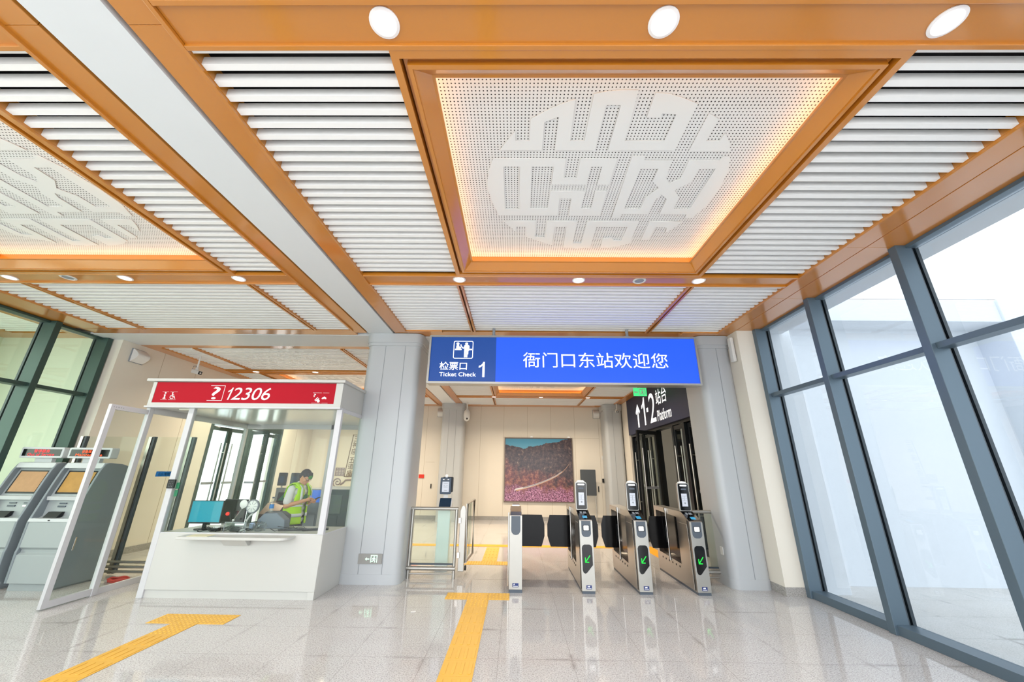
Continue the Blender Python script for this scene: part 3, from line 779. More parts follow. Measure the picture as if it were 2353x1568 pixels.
r = thing('swing_gate', (-.90, 7.3, 0), 'steel swing gate standing open beside the glass barrier, with a castor', 'gate')
P = [(7.22, .10), (7.22, 1.03), (7.26, 1.10), (7.30, 1.12), (7.34, 1.09), (7.36, 1.03), (7.36, .10)]
MB().prism([(-.955 + (a - 7.22) * .72, z) for a, z in P], 7.235, 7.275, 'y').build('hinge_post', 'steel_bright', r, bevel=.006)
for z in (.30, .83): MB().box(-.975, -.93, 7.205, 7.236, z, z + .09).build('hinge', 'steel', r, bevel=.003)
MB().tube([(-.84, 7.32, .22), (-.84, 7.32, 1.13), (-.80, 8.1, 1.16), (-.80, 8.1, .22), (-.84, 7.32, .22)], .02, 10).build('leaf_frame', 'steel', r, smooth=True)
MB().box(-.845, -.835, 7.34, 8.08, .25, 1.12).build('pane', 'pane_rail', r)
MB().lathe([(.035, -.014), (.04, -.008), (.04, .008), (.035, .014)], (-.84, 7.36, .13), 16, 'x').build('castor', 'black_matt', r, smooth=True)

# face terminal on a white pedestal behind the glass barrier
r = thing('face_terminal_stand', (-1.31, 7.75, 0), 'white pedestal with a dark face-recognition terminal, behind the glass barrier', 'terminal')
x, y = -1.315, 7.75
MB().box(x - .115, x + .115, y - .05, y + .12, 0, .99).build('pedestal', 'mint', r, bevel=.006)
MB().prism([(y - .10, .99), (y - .10, 1.03), (y + .02, 1.19), (y + .07, 1.19), (y + .07, .99)], x - .11, x + .135, 'x').build('base_unit', 'plastic_white', r, bevel=.005)
bu = MB().prism([(y - .105, 1.035), (y - .105, 1.045), (y + .012, 1.2), (y + .018, 1.19)], x - .10, x + .115, 'x').build('reader_face', 'navy', r, bevel=.002)
MB().box(x - .045, x + .04, y + .03, y + .05, 1.17, 1.33).build('neck', 'plastic_white', r, bevel=.004)
h = MB().prism(rrect(x - .115, x + .095, 1.265, 1.565, .022), y - .005, y + .02, 'y').build('terminal', 'navy', r, bevel=.004)
MB().prism(rrect(x - .075, x + .125, 1.30, 1.575, .02), y + .022, y + .06, 'y').build('rear_housing', 'black_matt', h, bevel=.004)
MB().box(x - .075, x + .055, y - .008, y - .003, 1.305, 1.49).build('screen', 'screen_pale', h)
m = MB()
for k, (a, b, z) in enumerate(((-.05, .03, 1.455), (-.05, -.02, 1.42), (0, .03, 1.42), (-.05, .03, 1.39), (-.04, .02, 1.33))): m.box(x + a, x + b, y - .0095, y - .0075, z, z + .008)
m.build('screen_drawing', 'plastic_grey', h)
m = MB(); m.prism(circle(x - .01, 1.527, .016), y - .008, y - .004, 'y').build('lens', 'black', h)
m = MB(); m.box(x - .07, x - .04, y - .008, y - .004, 1.52, 1.535).box(x + .02, x + .05, y - .008, y - .004, 1.52, 1.535).build('light', 'white_lit', h)
MB().ball((x - .005, y + .02, 1.59), .03, 16, (1, 1, 1.1)).build('signal_lamp', 'white_lit', r, smooth=True)

# ------------------------------------------------------------------ overhead sign
r = thing('overhead_sign', (.82, 6.42, 3.10), 'long blue lit sign over the ticket gates reading Ticket Check 1 beside Chinese welcome', 'sign')
X0, X1, Y0, Z0, Z1 = -1.545, 3.18, 6.40, 3.105, 3.982
fr = MB(); f = .034
me = poly_mesh([rrect(X0, X1, Z0, Z1, .02), rect(X0 + f, X1 - f, Z0 + f, Z1 - f)], .5)
n = bmesh.new(); n.from_mesh(me)
for v in n.verts: v.co = (v.co.x, Y0 if v.co.z > 0 else Y0 + .2, v.co.y)
t = bpy.data.meshes.new('t'); n.to_mesh(t); fr.bm.from_mesh(t); fr.build('frame', 'steel_bright', r, bevel=.004)
MB().box(X0 + .01, X1 - .01, Y0 + .16, Y0 + .19, Z0 + .01, Z1 - .01).build('back_plate', 'plastic_grey', r)
xs = -.356
tc_ = MB().box(X0 + f, xs, Y0 + .02, Y0 + .05, Z0 + f, Z1 - f).build('ticket_check_panel', 'sign_navy', r)
led = MB().box(xs, X1 - f, Y0 + .018, Y0 + .05, Z0 + f, Z1 - f).build('led_screen', 'sign_led', r)
d = Y0 + .02
m = MB()
for body, box in (('检票口', (-1.338, -.858, 3.345, 3.492)), ):
    fit(m, text_mesh(body, .008), box, 'front', d)
fit(m, text_mesh('Ticket Check', .006), (-1.332, -.695, 3.232, 3.305), 'front', d)
numeral_one(m, (-.652, -.548, 3.222, 3.494), 'front', d)
m.build('lettering', 'letter_lit', tc_)
# pictogram: an official checks a traveller's ticket across a desk
def pict(u, v): return (-1.112 + u * .349, 3.552 + v * .328)
m = MB(); L = lambda pts: [pict(a, b) for a, b in pts]
plate(m, [rrect(-1.112, -.763, 3.552, 3.880, .03), rrect(-1.1, -.775, 3.564, 3.868, .022)], 'front', d)
E_ = lambda cx, cy, rr: [pict(cx + rr * cos(a) , cy + rr * sin(a)) for a in [2 * pi * k / 18 for k in range(18)]]
plate(m, [E_(.21, .84, .075)], 'front', d); plate(m, [E_(.655, .84, .075)], 'front', d)
plate(m, [L([(.14, .56), (.14, .70), (.17, .76), (.26, .76), (.29, .70), (.30, .63), (.40, .70), (.37, .57), (.28, .56)])], 'front', d)
plate(m, [L([(.08, .48), (.40, .48), (.42, .51), (.40, .55), (.08, .55)])], 'front', d); plate(m, [L([(.82, .48), (.94, .48), (.94, .55), (.82, .55)])], 'front', d)
plate(m, [L([(.56, .76), (.75, .76), (.80, .72), (.80, .45), (.76, .45), (.76, .24), (.73, .24), (.73, .50), (.72, .08), (.65, .08), (.65, .42), (.63, .42), (.63, .08), (.55, .08), (.55, .60), (.49, .62), (.40, .72), (.39, .80), (.35, .80), (.35, .72), (.47, .57), (.50, .56)])], 'front', d)
m.build('pictogram', 'letter_lit', tc_)
m = MB(); fit(m, text_mesh('衙门口东站欢迎您', .0, 1.02), (.12, 2.64, 3.402, 3.676), 'front', Y0 + .018); m.build('lettering', 'letter_lit', led)
for x in (-.41, 2.0):
    h = MB(); h.tube([(x, Y0 + .1, Z1 - .005), (x, Y0 + .1, 4.16)], .026, 14)
    h.prism([(x - .12, Z1 - .002), (x + .12, Z1 - .002), (x + .03, Z1 + .045), (x - .03, Z1 + .045)], Y0 + .094, Y0 + .106, 'y'); h.build('hanger', 'plastic_grey', r)
# ------------------------------------------------------------------ information booth
BX0, BX1, BY0, BY1 = -5.83, -2.73, 6.00, 8.40
BC = -5.12                        # left edge of the counter front (the doorway is to its left)
r = booth = thing('information_booth', (-4.28, 6.0, 0), 'white glazed service booth with red 12306 sign, standing in front of the grey column', 'booth')
# counter: front and right side panels with a recessed plinth
m = MB(); m.box(BC + .04, BX1, BY0, BY0 + .03, .098, .80); m.box(BX1 - .03, BX1, BY0 + .03, BY1, 0, .80); m.box(BX1 - .09, BX1, BY0 + .0, BY0 + .03, 0, .098)
m.build('counter_panel', 'white_panel', r, bevel=.004)
MB().box(BC + .04, BX1 - .09, BY0 + .02, BY0 + .05, 0, .098).build('plinth', 'white_panel', r)
MB().box(BC + .02, BX1 - .005, BY0 + .005, BY0 + .84, .785, .805).build('desk_top', 'white_panel', r, bevel=.003)
# tray shelf outside with one rounded corner, on a wedge bracket
sh = [(-4.66, BY0 + .005), (-4.64, BY0 - .24), (-3.22, BY0 - .24)] + [(-3.22 + .10 * sin(rad(a)), BY0 - .14 - .10 * cos(rad(a))) for a in range(0, 91, 15)] + [(-3.12, BY0 + .005)]
MB().prism(sh, .755, .79, 'z').build('tray_shelf', 'white_panel', r, bevel=.005)
MB().prism([(BY0, .755), (BY0 - .16, .755), (BY0 - .05, .66), (BY0, .66)], -4.09, -3.74, 'x').build('shelf_bracket', 'white_panel', r, bevel=.004)
# white aluminium frame
def post(x0, x1, y0, y1, z0=0, z1=2.6): return MB().box(x0, x1, y0, y1, z0, z1).build('post', 'white_alu', r, bevel=.005)
post(BC - .04, BC + .045, BY0 - .005, BY0 + .06); post(BX1 - .085, BX1 + .002, BY0 - .003, BY0 + .06, .80)
post(BX0 - .03, BX0 + .03, BY0 + .02, BY0 + .10); post(BX0 - .03, BX0 + .03, BY1 - .06, BY1); post(BX1 - .05, BX1, BY1 - .06, BY1)
post(-3.98, -3.92, BY1 - .05, BY1)
for nm, b in (('bottom_rail', (BX0 - .02, BX0 + .02, BY0 + .10, BY1, 0, .085)), ('bottom_rail', (BX0, BX1, BY1 - .05, BY1, 0, .085)),
              ('top_rail', (BX0 - .03, BX0 + .03, BY0 + .10, BY1, 2.50, 2.6)), ('top_rail', (BX0, BX1, BY1 - .05, BY1, 2.50, 2.6)), ('top_rail', (BX1 - .03, BX1, BY0 + .06, BY1, 2.54, 2.6)),
              ('glazing_bead', (BC + .045, BX1 - .085, BY0 + .004, BY0 + .02, .797, .812)), ('glazing_bead', (BX1 - .012, BX1 + .002, BY0 + .06, BY1, .797, .812))):
    MB().box(*b).build(nm, 'white_alu', r, bevel=.003)
for b in ((BC + .04, BX1 - .08, BY0 + .010, BY0 + .016, .80, 2.59), (BX1 - .010, BX1 - .004, BY0 + .06, BY1 - .06, .80, 2.56),
          (BX0 - .003, BX0 + .003, BY0 + .09, BY1 - .05, .07, 2.52), (BX0 + .03, BX1 - .04, BY1 - .028, BY1 - .022, .07, 2.52)):
    MB().box(*b).build('pane', 'pane_booth', r)
# header box, roof and the red sign
hx0, hx1 = -5.80, -2.745
m = MB(); m.box(hx0, hx1, BY0 - .06, BY0 - .035, 2.60, 2.655).box(hx0, -5.745, BY0 - .06, BY0 + .0, 2.655, 2.985).box(-2.858, hx1, BY0 - .06, BY0, 2.655, 2.985)
m.box(hx0 + .002, hx1 - .002, BY0 - .035, BY0, 2.602, 2.988).box(hx1 - .02, hx1 + .0, BY0, BY1, 2.60, 2.99).box(hx0, hx0 + .02, BY0, BY1, 2.60, 2.99).box(hx0, hx1, BY1 - .02, BY1, 2.60, 2.99)
m.build('header', 'white_panel', r)
MB().box(hx0 - .03, hx1 + .01, BY0 - .075, BY0 + .05, 2.575, 2.602).build('header_sill', 'white_alu', r, bevel=.004)
MB().box(-5.90, -2.71, BY0 - .09, BY1 + .05, 2.99, 3.038).build('roof', 'white_panel', r, bevel=.008)
MB().box(hx0 + .02, hx1 - .02, BY0 + .05, BY1 - .02, 2.592, 2.605).build('booth_ceiling', mat('satin_ceiling_sheet', '#d5d6d3', .16), r)
sg = MB().box(-5.742, -2.86, BY0 - .055, BY0 - .04, 2.655, 2.982).build('red_sign', 'red', r)
d = BY0 - .055
m = MB(); fit(m, text_mesh('2306', .0, .96), (-4.50, -3.90, 2.706, 2.902), 'front', d, shear=.22); numeral_one(m, (-4.595, -4.535, 2.706, 2.902), 'front', d, .22); m.build('lettering', 'white_letter', sg)
m = MB(); fit(m, text_mesh('?', .004), (-4.82, -4.70, 2.712, 2.912), 'front', d, shear=.03)
plate(m, [bar(-4.865, 2.932, -4.635, 2.932, .006)], 'front', d); plate(m, [bar(-4.635, 2.932, -4.64, 2.694, .006)], 'front', d); plate(m, [bar(-4.64, 2.694, -4.875, 2.694, .006)], 'front', d)
m.build('question_mark', 'white_letter', sg)
m = MB()
# i
plate(m, [circle(-5.562, 2.806, .013, 12)], 'front', d); plate(m, [[(-5.58, 2.782), (-5.553, 2.782), (-5.553, 2.727), (-5.542, 2.727), (-5.542, 2.716), (-5.584, 2.716), (-5.584, 2.727), (-5.571, 2.727), (-5.571, 2.771), (-5.58, 2.771)]], 'front', d)
# seated wheelchair user
plate(m, [circle(-5.448, 2.808, .010, 12)], 'front', d)
ringpts = [(-5.446 + .032 * cos(rad(a)), 2.745 + .032 * sin(rad(a))) for a in range(110, 341, 15)]; inner = [(-5.446 + .025 * cos(rad(a)), 2.745 + .025 * sin(rad(a))) for a in range(340, 109, -15)]
plate(m, [ringpts + inner], 'front', d)
for b in (bar(-5.448, 2.797, -5.445, 2.752, .011), bar(-5.45, 2.755, -5.41, 2.755, .011), bar(-5.412, 2.758, -5.398, 2.722, .010), bar(-5.445, 2.778, -5.42, 2.778, .008), bar(-5.402, 2.724, -5.388, 2.724, .008)): plate(m, [b], 'front', d)
# question mark over a clerk, and a cap
plate(m, [bar(-3.15, 2.70, -3.10, 2.74, .016)], 'front', d); plate(m, [bar(-3.165, 2.712, -3.12, 2.76, .010)], 'front', d); plate(m, [circle(-3.105, 2.70, .022, 14)], 'front', d)
fit(m, text_mesh('?', .004), (-3.195, -3.160, 2.765, 2.812), 'front', d)
plate(m, [[(-3.06, 2.735), (-3.05, 2.755), (-3.02, 2.772), (-2.99, 2.755), (-2.985, 2.732), (-3.01, 2.732), (-3.02, 2.745), (-3.035, 2.73)]], 'front', d)
for x0, x1 in ((-5.615, -5.515), (-5.49, -5.375), (-3.21, -3.07), (-3.05, -2.955)):
    for z in ((2.70, 2.825) if x0 < -4 else (2.668, 2.83)): plate(m, [bar(x0, z, x1, z, .0025)], 'front', d)
m.build('pictogram', 'white_letter', sg)
# door leaf standing open towards the hall
dl = MB(); me = poly_mesh([rect(5.43, 6.10, .015, 2.545), rect(5.50, 6.03, .095, 2.475)], .5); n = bmesh.new(); n.from_mesh(me)
for v in n.verts: v.co = (BX0 - .022 if v.co.z < 0 else BX0 + .022, v.co.x, v.co.y)
t = bpy.data.meshes.new('t'); n.to_mesh(t); dl.bm.from_mesh(t); dr = dl.build('door', 'white_alu', r, bevel=.003)
MB().box(BX0 - .004, BX0 + .004, 5.49, 6.04, .08, 2.49).build('pane', 'pane_booth', dr)
m = MB()
for k in range(5): m.prism(circle(5.47 + k * .035, 2.51, .006, 10), BX0 + .022, BX0 + .025, 'x')
m.build('lock_plate', 'plastic_grey', dr)
MB().box(-5.34, -5.16, BY0 + .02, BY0 + .06, 2.55, 2.592).build('magnetic_lock', 'steel', r, bevel=.003)
kp = MB().prism(rrect(-5.148, -5.040, 1.395, 1.52, .008), BY0 - .03, BY0 - .005, 'y').build('keypad', 'black_matt', r, bevel=.003)
m = MB()
for i in range(4):
    for j in range(3): m.prism(circle(-5.118 + j * .024, 1.485 - i * .022, .004, 8), BY0 - .0315, BY0 - .0295, 'y')
m.build('keys', 'plastic_grey', kp)
for z0, z1 in ((1.39, 1.475), (1.285, 1.37)): MB().box(-5.035, -4.985, BY0 + .005, BY0 + .009, z0, z1).build('green_label', 'green_sticker', r)
st = MB().box(BX0 - .006, BX0 - .0035, 6.50, 6.78, 1.545, 1.625).build('glass_sticker', 'blue_sticker', r)
# lettering is read from inside the doorway, facing +X
m = MB(); fit(m, text_mesh('小心玻璃', .0), (6.53, 6.755, 1.56, 1.61), 'right', BX0 + .0035, .001); MB().box(BX0 + .003, BX0 + .0045, 6.50, 6.78, 1.545, 1.625).build('glass_sticker', 'blue_sticker', r)
m.build('lettering', 'white_letter', st)

# ------------------------------------------------------------------ on the booth's desk
ZD = .805
def monitor(name, cx, y, w, h, zb, label, screen, yaw=0, back=False):
    t = thing(name, (cx, y, ZD), label, 'monitor')
    MB().prism(rrect(cx - w / 2, cx + w / 2, zb, zb + h, .006), y, y + .03, 'y').turn(yaw, (cx, y, 0)).build('housing', 'black_matt', t, bevel=.003)
    MB().box(cx - w / 2 + .010, cx + w / 2 - .010, y - .002, y + .004, zb + .022, zb + h - .010).turn(yaw, (cx, y, 0)).build('screen', screen, t)
    MB().box(cx - .025, cx + .025, y + .03, y + .05, ZD + .01, zb + .12).turn(yaw, (cx, y, 0)).build('neck', 'black_matt', t)
    MB().prism(circle(cx, y + .03, .12, 24), ZD, ZD + .012, 'z').build('foot', 'black_matt', t)
    return t
monitor('monitor', -4.735, 6.33, .475, .325, .885, 'flat monitor with teal screen on the booth desk', 'screen_teal', rad(3))
monitor('monitor', -4.42, 6.50, .36, .35, .87, 'dark switched-off monitor behind the teal-screened one in the booth', 'black')
# desk lamp and clip fan
t = thing('desk_lamp', (-4.30, 6.40, ZD), 'slim jointed desk lamp with small white disc head on booth desk', 'lamp')
MB().tube([(-4.40, 6.42, ZD + .0), (-4.34, 6.41, .93)], .007).tube([(-4.34, 6.41, .93), (-4.22, 6.38, 1.10)], .006).build('arm', 'chrome', t, smooth=True)
MB().ball((-4.34, 6.41, .93), .018).build('joint', 'plastic_white', t, smooth=True)
MB().tube([(-4.22, 6.38, 1.10), (-4.205, 6.37, 1.14)], .015).build('neck', 'plastic_white', t, smooth=True)
MB().lathe([(.02, .02), (.056, .012), (.06, 0), (.052, -.006)], (-4.20, 6.36, 1.165), 24, 'y').build('head', 'plastic_white', t, smooth=True)
MB().prism(circle(-4.40, 6.42, .06, 20), ZD, ZD + .012, 'z').build('foot', 'plastic_white', t)
t = thing('desk_fan', (-4.17, 6.42, ZD), 'small round fan with white grille on bent stalk, booth desk', 'fan')
MB().tube([(-4.17, 6.46, ZD), (-4.165, 6.46, .92), (-4.12, 6.45, .99), (-4.04, 6.43, 1.05), (-4.005, 6.42, 1.09)], .014).build('stalk', 'plastic_white', t, smooth=True)
fr_ = MB().lathe([(.092, .03), (.10, .015), (.10, -.015), (.092, -.025), (.086, -.02), (.086, .02)], (-4.075, 6.40, 1.13), 28, 'y', cap=False).build('rim', 'plastic_grey', t, smooth=True)
MB().lathe([(.088, .02), (.088, -.012), (.04, -.024), (.001, -.026)], (-4.075, 6.40, 1.13), 28, 'y', cap=False).build('grille', 'plastic_white', t, smooth=True)
m = MB()
for k in range(8):
    a = k * pi / 4; m.tube([(-4.075 + .03 * cos(a), 6.374, 1.13 + .03 * sin(a)), (-4.075 + .084 * cos(a), 6.384, 1.13 + .084 * sin(a))], .003, 6)
m.build('spoke', 'plastic_grey', t)
MB().prism(circle(-4.17, 6.46, .07, 20), ZD, ZD + .015, 'z').build('foot', 'plastic_white', t)
t = thing('water_bottle', (-3.86, 6.62, 1.0), 'clear water bottle with blue label standing on the grey desk unit', 'bottle')
bx, by = -3.875, 6.56
MB().lathe([(.030, 1.035), (.033, 1.05), (.033, 1.17), (.026, 1.2), (.014, 1.225), (.014, 1.24)], (bx, by, 0), 18).build('body', 'clear', t, smooth=True)
MB().lathe([(.0335, 1.09), (.0335, 1.15)], (bx, by, 0), 18, cap=False).build('label', 'blue_sticker', t, smooth=True)
MB().lathe([(.016, 1.238), (.016, 1.26)], (bx, by, 0), 16).build('cap', 'navy', t, smooth=True)
t = thing('desk_unit', (-3.80, 6.55, ZD), 'rounded grey plastic desk unit with chamfered corners beside the fan', 'equipment')
MB().prism([(-4.02, ZD), (-4.02, .93), (-3.94, 1.02), (-3.74, 1.03), (-3.60, .93), (-3.585, ZD)], 6.50, 6.66, 'y').build('body', 'scanner', t, bevel=.012)
MB().prism([(-4.09, ZD), (-4.09, .95), (-4.01, 1.034), (-3.76, 1.034), (-3.66, .98), (-3.66, ZD)], 6.665, 6.80, 'y').build('rear_shell', 'scanner_dark', t, bevel=.012)
t = thing('webcam', (-4.47, 6.40, ZD), 'small desk camera with glowing red light on a stalk', 'camera')
MB().tube([(-4.41, 6.46, ZD), (-4.42, 6.46, .93), (-4.44, 6.45, 1.0)], .007).build('stalk', 'black_matt', t, smooth=True)
MB().ball((-4.44, 6.42, 1.02), .028).build('head', 'black_matt', t, smooth=True)
MB().ball((-4.44, 6.394, 1.02), .024).build('light', 'red_lit', t, smooth=True)
MB().prism(circle(-4.41, 6.46, .04, 16), ZD, ZD + .01, 'z').build('foot', 'black_matt', t)
# plastic bags, papers, keyboards, cables
def crumple(name, c, r_, mname, label, cat, sc=(1, 1, .8), seed=1):
    rnd = random.Random(seed); m = MB()
    bmesh.ops.create_icosphere(m.bm, subdivisions=3, radius=1)
    for v in m.bm.verts:
        k = .72 + .5 * rnd.random(); v.co = Vector((v.co.x * sc[0] * k * r_ + c[0], v.co.y * sc[1] * k * r_ + c[1], max(ZD + .002, v.co.z * sc[2] * k * r_ + c[2])))
    return tag(m.build(name, mname), label, cat)
crumple('plastic_bag', (-3.80, 6.24, ZD + .06), .09, 'clear', 'crumpled clear plastic bag on the desk in front of the grey unit', 'bag', seed=3)
crumple('plastic_bag', (-3.98, 6.27, ZD + .04), .07, 'clear', 'smaller crumpled clear plastic bag beside the fan stalk', 'bag', seed=8)
crumple('paper_ball', (-3.96, 6.10, ZD + .02), .035, 'plastic_white', 'small crumpled white paper by the booth window', 'paper', (1.3, 1, .6), 5)
def keyboard(cx, cy, rz, label, w=.38):
    t = thing('keyboard', (cx, cy, ZD), label, 'keyboard')
    MB().box(cx - w / 2, cx + w / 2, cy - .06, cy + .06, ZD + .001, ZD + .02).turn(rz, (cx, cy, 0)).build('tray', 'black_matt', t, bevel=.004)
    m = MB()
    for i in range(4):
        for j in range(12): m.box(cx - w / 2 + .02 + j * .029, cx - w / 2 + .042 + j * .029, cy - .048 + i * .026, cy - .028 + i * .026, ZD + .02, ZD + .026)
    m.turn(rz, (cx, cy, 0)).build('key', 'slate', t)
keyboard(-3.36, 6.36, rad(12), 'black keyboard on the desk in front of the person', .38)
keyboard(-3.05, 6.42, rad(25), 'second black keyboard, by the right post of the booth', .36)
t = thing('ticket_holder', (-4.15, 6.07, ZD), 'bent clear acrylic ticket holder on the tray shelf of the booth', 'holder')
m = MB(); m.box(-4.22, -3.90, 6.06, 6.064, .94, .946).tube([(-4.215, 6.062, .806), (-4.21, 6.062, .943)], .006, 8).tube([(-3.905, 6.062, .806), (-3.905, 6.062, .943)], .006, 8); m.build('rod_frame', 'plastic_grey', t)
MB().box(-4.2, -3.91, 6.061, 6.065, .83, .94).build('acrylic_sheet', 'clear', t)
rnd = random.Random(11)
for i, (a, b, lab) in enumerate(((-4.62, -4.3, 'tangled black cables under the teal monitor'), (-4.3, -3.95, 'loose black cables and adapters at the foot of the desk lamp'), (-3.62, -3.2, 'thin black cable trailing across the pale desk'))):
    m = MB()
    for k in range(7 if i < 2 else 2):
        pts = []; x, y = a + rnd.random() * .05, 6.1 + rnd.random() * .3
        for s_ in range(9):
            pts.append((x, y, ZD + .008 + rnd.random() * .045)); x += (b - a) / 8; y = min(6.5, max(6.04, y + rnd.uniform(-.08, .08)))
        m.tube(pts, .005, 6)
    tag(m.build('cable_tangle', 'black_matt', smooth=True), lab, 'cables')
for i, (x, y, z, sx, lab) in enumerate(((-4.12, 6.22, ZD, .16, 'black card reader lying among the cables on the desk'), (-4.43, 6.20, ZD, .10, 'small black adapter box beside the teal monitor foot'))):
    tag(MB().box(x - sx / 2, x + sx / 2, y - .05, y + .05, z, z + .035).build('device_box', 'black_matt', bevel=.006), lab, 'device')
tag(MB().box(-4.50, -4.40, 6.24, 6.34, ZD, .862).build('paper_carton', 'plastic_white', bevel=.003), 'small white carton behind the cables on the booth desk', 'carton')
tag(MB().prism(rrect(-4.05, -3.99, 6.36, 6.42, .012), ZD, .90, 'z').build('blue_cup', mat('pale_blue_plastic', '#a9b8dd', .4), bevel=.004), 'pale blue cup beside the crumpled bags on the desk', 'cup')
tag(MB().prism(rrect(-4.53, -4.52 + .28, BY0 - .2, BY0 - .03, .004), .79, .795, 'z').build('tray_insert', 'ochre'), 'flat beige insert lying on the tray shelf of the booth', 'insert')
# coil of cable on the floor in the doorway
m = MB()
for k in range(4):
    pts = [(-6.14 + (.15 + .012 * sin(3 * a + k)) * cos(a), 6.74 + (.085 + .01 * cos(2 * a + k)) * sin(a) , .016 + .011 * k + .006 * sin(5 * a)) for a in [2 * pi * q / 26 for q in range(27)]]
    m.tube(pts, .011, 8)
tag(m.build('cable_coil', 'cable_red', smooth=True), 'coil of red and dark cable lying on the floor outside the booth side glass', 'cable')
# ------------------------------------------------------------------ ticket machines by the left glass wall
def kiosk(xc, w, label, sheet, msg, led, cn):
    yf = 6.20                                 # front of the lower cabinet
    r = thing('ticket_machine', (xc, yf, 0), label, 'ticket machine', 'grey ticket machines')
    x0, x1 = xc - w / 2, xc + w / 2
    # curved side cheeks
    prof = [(yf + .75, .02), (yf + .75, 1.66), (yf + .48, 1.735), (yf + .27, 1.745), (yf + .20, 1.72), (yf + .155, 1.62), (yf + .11, 1.47), (yf + .065, 1.30), (yf + .02, 1.12), (yf - .02, .96), (yf - .035, .90), (yf - .035, .55), (yf - .045, .50), (yf - .03, .10), (yf + .05, .10), (yf + .05, .02)]
    for a, b in ((x0, x0 + .035), (x1 - .035, x1)): MB().prism(prof, a, b, 'x').build('side_cheek', 'kiosk_dark', r, bevel=.006)
    # lower cabinet with a waist crease
    low = [(yf + .72, .10), (yf + .72, .90), (yf - .03, .90), (yf - .03, .56), (yf + .005, .53), (yf + .005, .49), (yf - .035, .46), (yf - .025, .10)]
    MB().prism(low, x0 + .004, x1 - .036, 'x').build('lower_cabinet', 'kiosk', r, bevel=.004)
    MB().box(x0 + .015, x1 - .03, yf + .03, yf + .70, 0, .10).build('plinth', 'kiosk', r)
    # face: a recessed screen slope above, the slot panel below
    MB().prism([(yf + .72, .90), (yf + .72, 1.64), (yf + .30, 1.70), (yf + .24, 1.66), (yf + .125, 1.25), (yf + .13, 1.19), (yf + .11, .97), (yf - .02, .90)], x0 + .036, x1 - .036, 'x').build('face', 'kiosk', r)
    MB().prism([(yf - .036, .90), (yf - .03, .945), (yf + .02, .95), (yf + .02, .90)], x0 + .010, x1 - .010, 'x').build('shelf_lip', 'kiosk_white', r, bevel=.003)
    MB().prism([(yf + .075, 1.245), (yf + .085, 1.19), (yf + .20, 1.19), (yf + .20, 1.26)], x0 + .036, x1 - .036, 'x').build('screen_ledge', 'kiosk_white', r, bevel=.004)
    MB().prism([(yf + .175, 1.66), (yf + .20, 1.742), (yf + .34, 1.75), (yf + .34, 1.66)], x0 + .02, x1 - .02, 'x').build('brow', 'kiosk_white', r, bevel=.006)
    def onface(u0, u1, t0, t1, dz, name, m, par=None, bev=.002):
        A, B = Vector((yf + .125, 1.25)), Vector((yf + .24, 1.66)); dr = (B - A).normalized(); nv = Vector((-dr.y, dr.x))
        q = [A + (B - A) * t0 + nv * dz, A + (B - A) * t1 + nv * dz, A + (B - A) * t1 + nv * (dz - .03), A + (B - A) * t0 + nv * (dz - .03)]
        return MB().prism([(p.x, p.y) for p in q], xc + u0, xc + u1, 'x').build(name, m, par or r, bevel=bev)
    sc = onface(-.245, .245, .07, .90, .012, 'screen_bezel', 'black_matt')
    onface(-.215, .215, .12, .85, .018, 'screen_cover', sheet, sc)
    def slot(u0, u1, z, h, m='slate'):
        y = yf + .11 + .02 * (z - .97) / .22
        MB().box(xc + u0, xc + u1, y - .012, y + .02, z, z + h).build('slot', m, r, bevel=.002)
    slot(-.10, .01, 1.135, .018); slot(-.11, .01, 1.09, .024); slot(.13, .22, 1.135, .018); slot(.13, .21, 1.09, .024, 'chrome')
    MB().prism([(yf + .01, .952), (yf + .09, .96), (yf + .11, 1.03), (yf + .07, 1.03)], xc - .17, xc + .04, 'x').build('coin_tray', 'black_matt', r, bevel=.003)
    MB().box(xc - .012, xc + .012, yf - .040, yf - .02, .915, .928).build('lock', 'black_matt', r)
    MB().box(x1 - .001, x1 + .010, yf + .12, yf + .14, .50, .68).build('side_handle', 'chrome', r, bevel=.003)
    # led display on its post
    MB().box(xc - .14, xc + .14, yf + .26, yf + .32, 1.70, 1.83).build('display_post', 'kiosk_white', r)
    dx0, dx1, dz0, dz1, dy = xc - .352, xc + .352, 1.812, 1.980, yf + .20
    ds = MB().prism(rrect(dx0, dx1, dz0, dz1, .02), dy, dy + .13, 'y').build('display', 'kiosk_white', r, bevel=.006)
    MB().box(dx0 + .035, dx1 - .035, dy - .003, dy + .004, dz0 + .030, dz1 - .030).build('display_glass', 'black', ds)
    m = MB(); fit(m, text_mesh(cn, 0), (xc - .13, xc + .13, 1.895, 1.945), 'front', dy - .003, .002); fit(m, text_mesh(msg, .0), (xc - .22, xc + .22, 1.845, 1.887), 'front', dy - .003, .002)
    m.build('message', led, ds)
kiosk(-6.93, .65, 'grey ticket machine showing Maintenance in amber, partly behind the open booth door', 'tanpaper', 'Maintenance', 'led_amber', '设备维护中')
kiosk(-7.72, .65, 'grey ticket machine with red Out of Service display and brown paper over its screen', 'cardboard', 'Out of Service', 'led_red', '暂停服务')

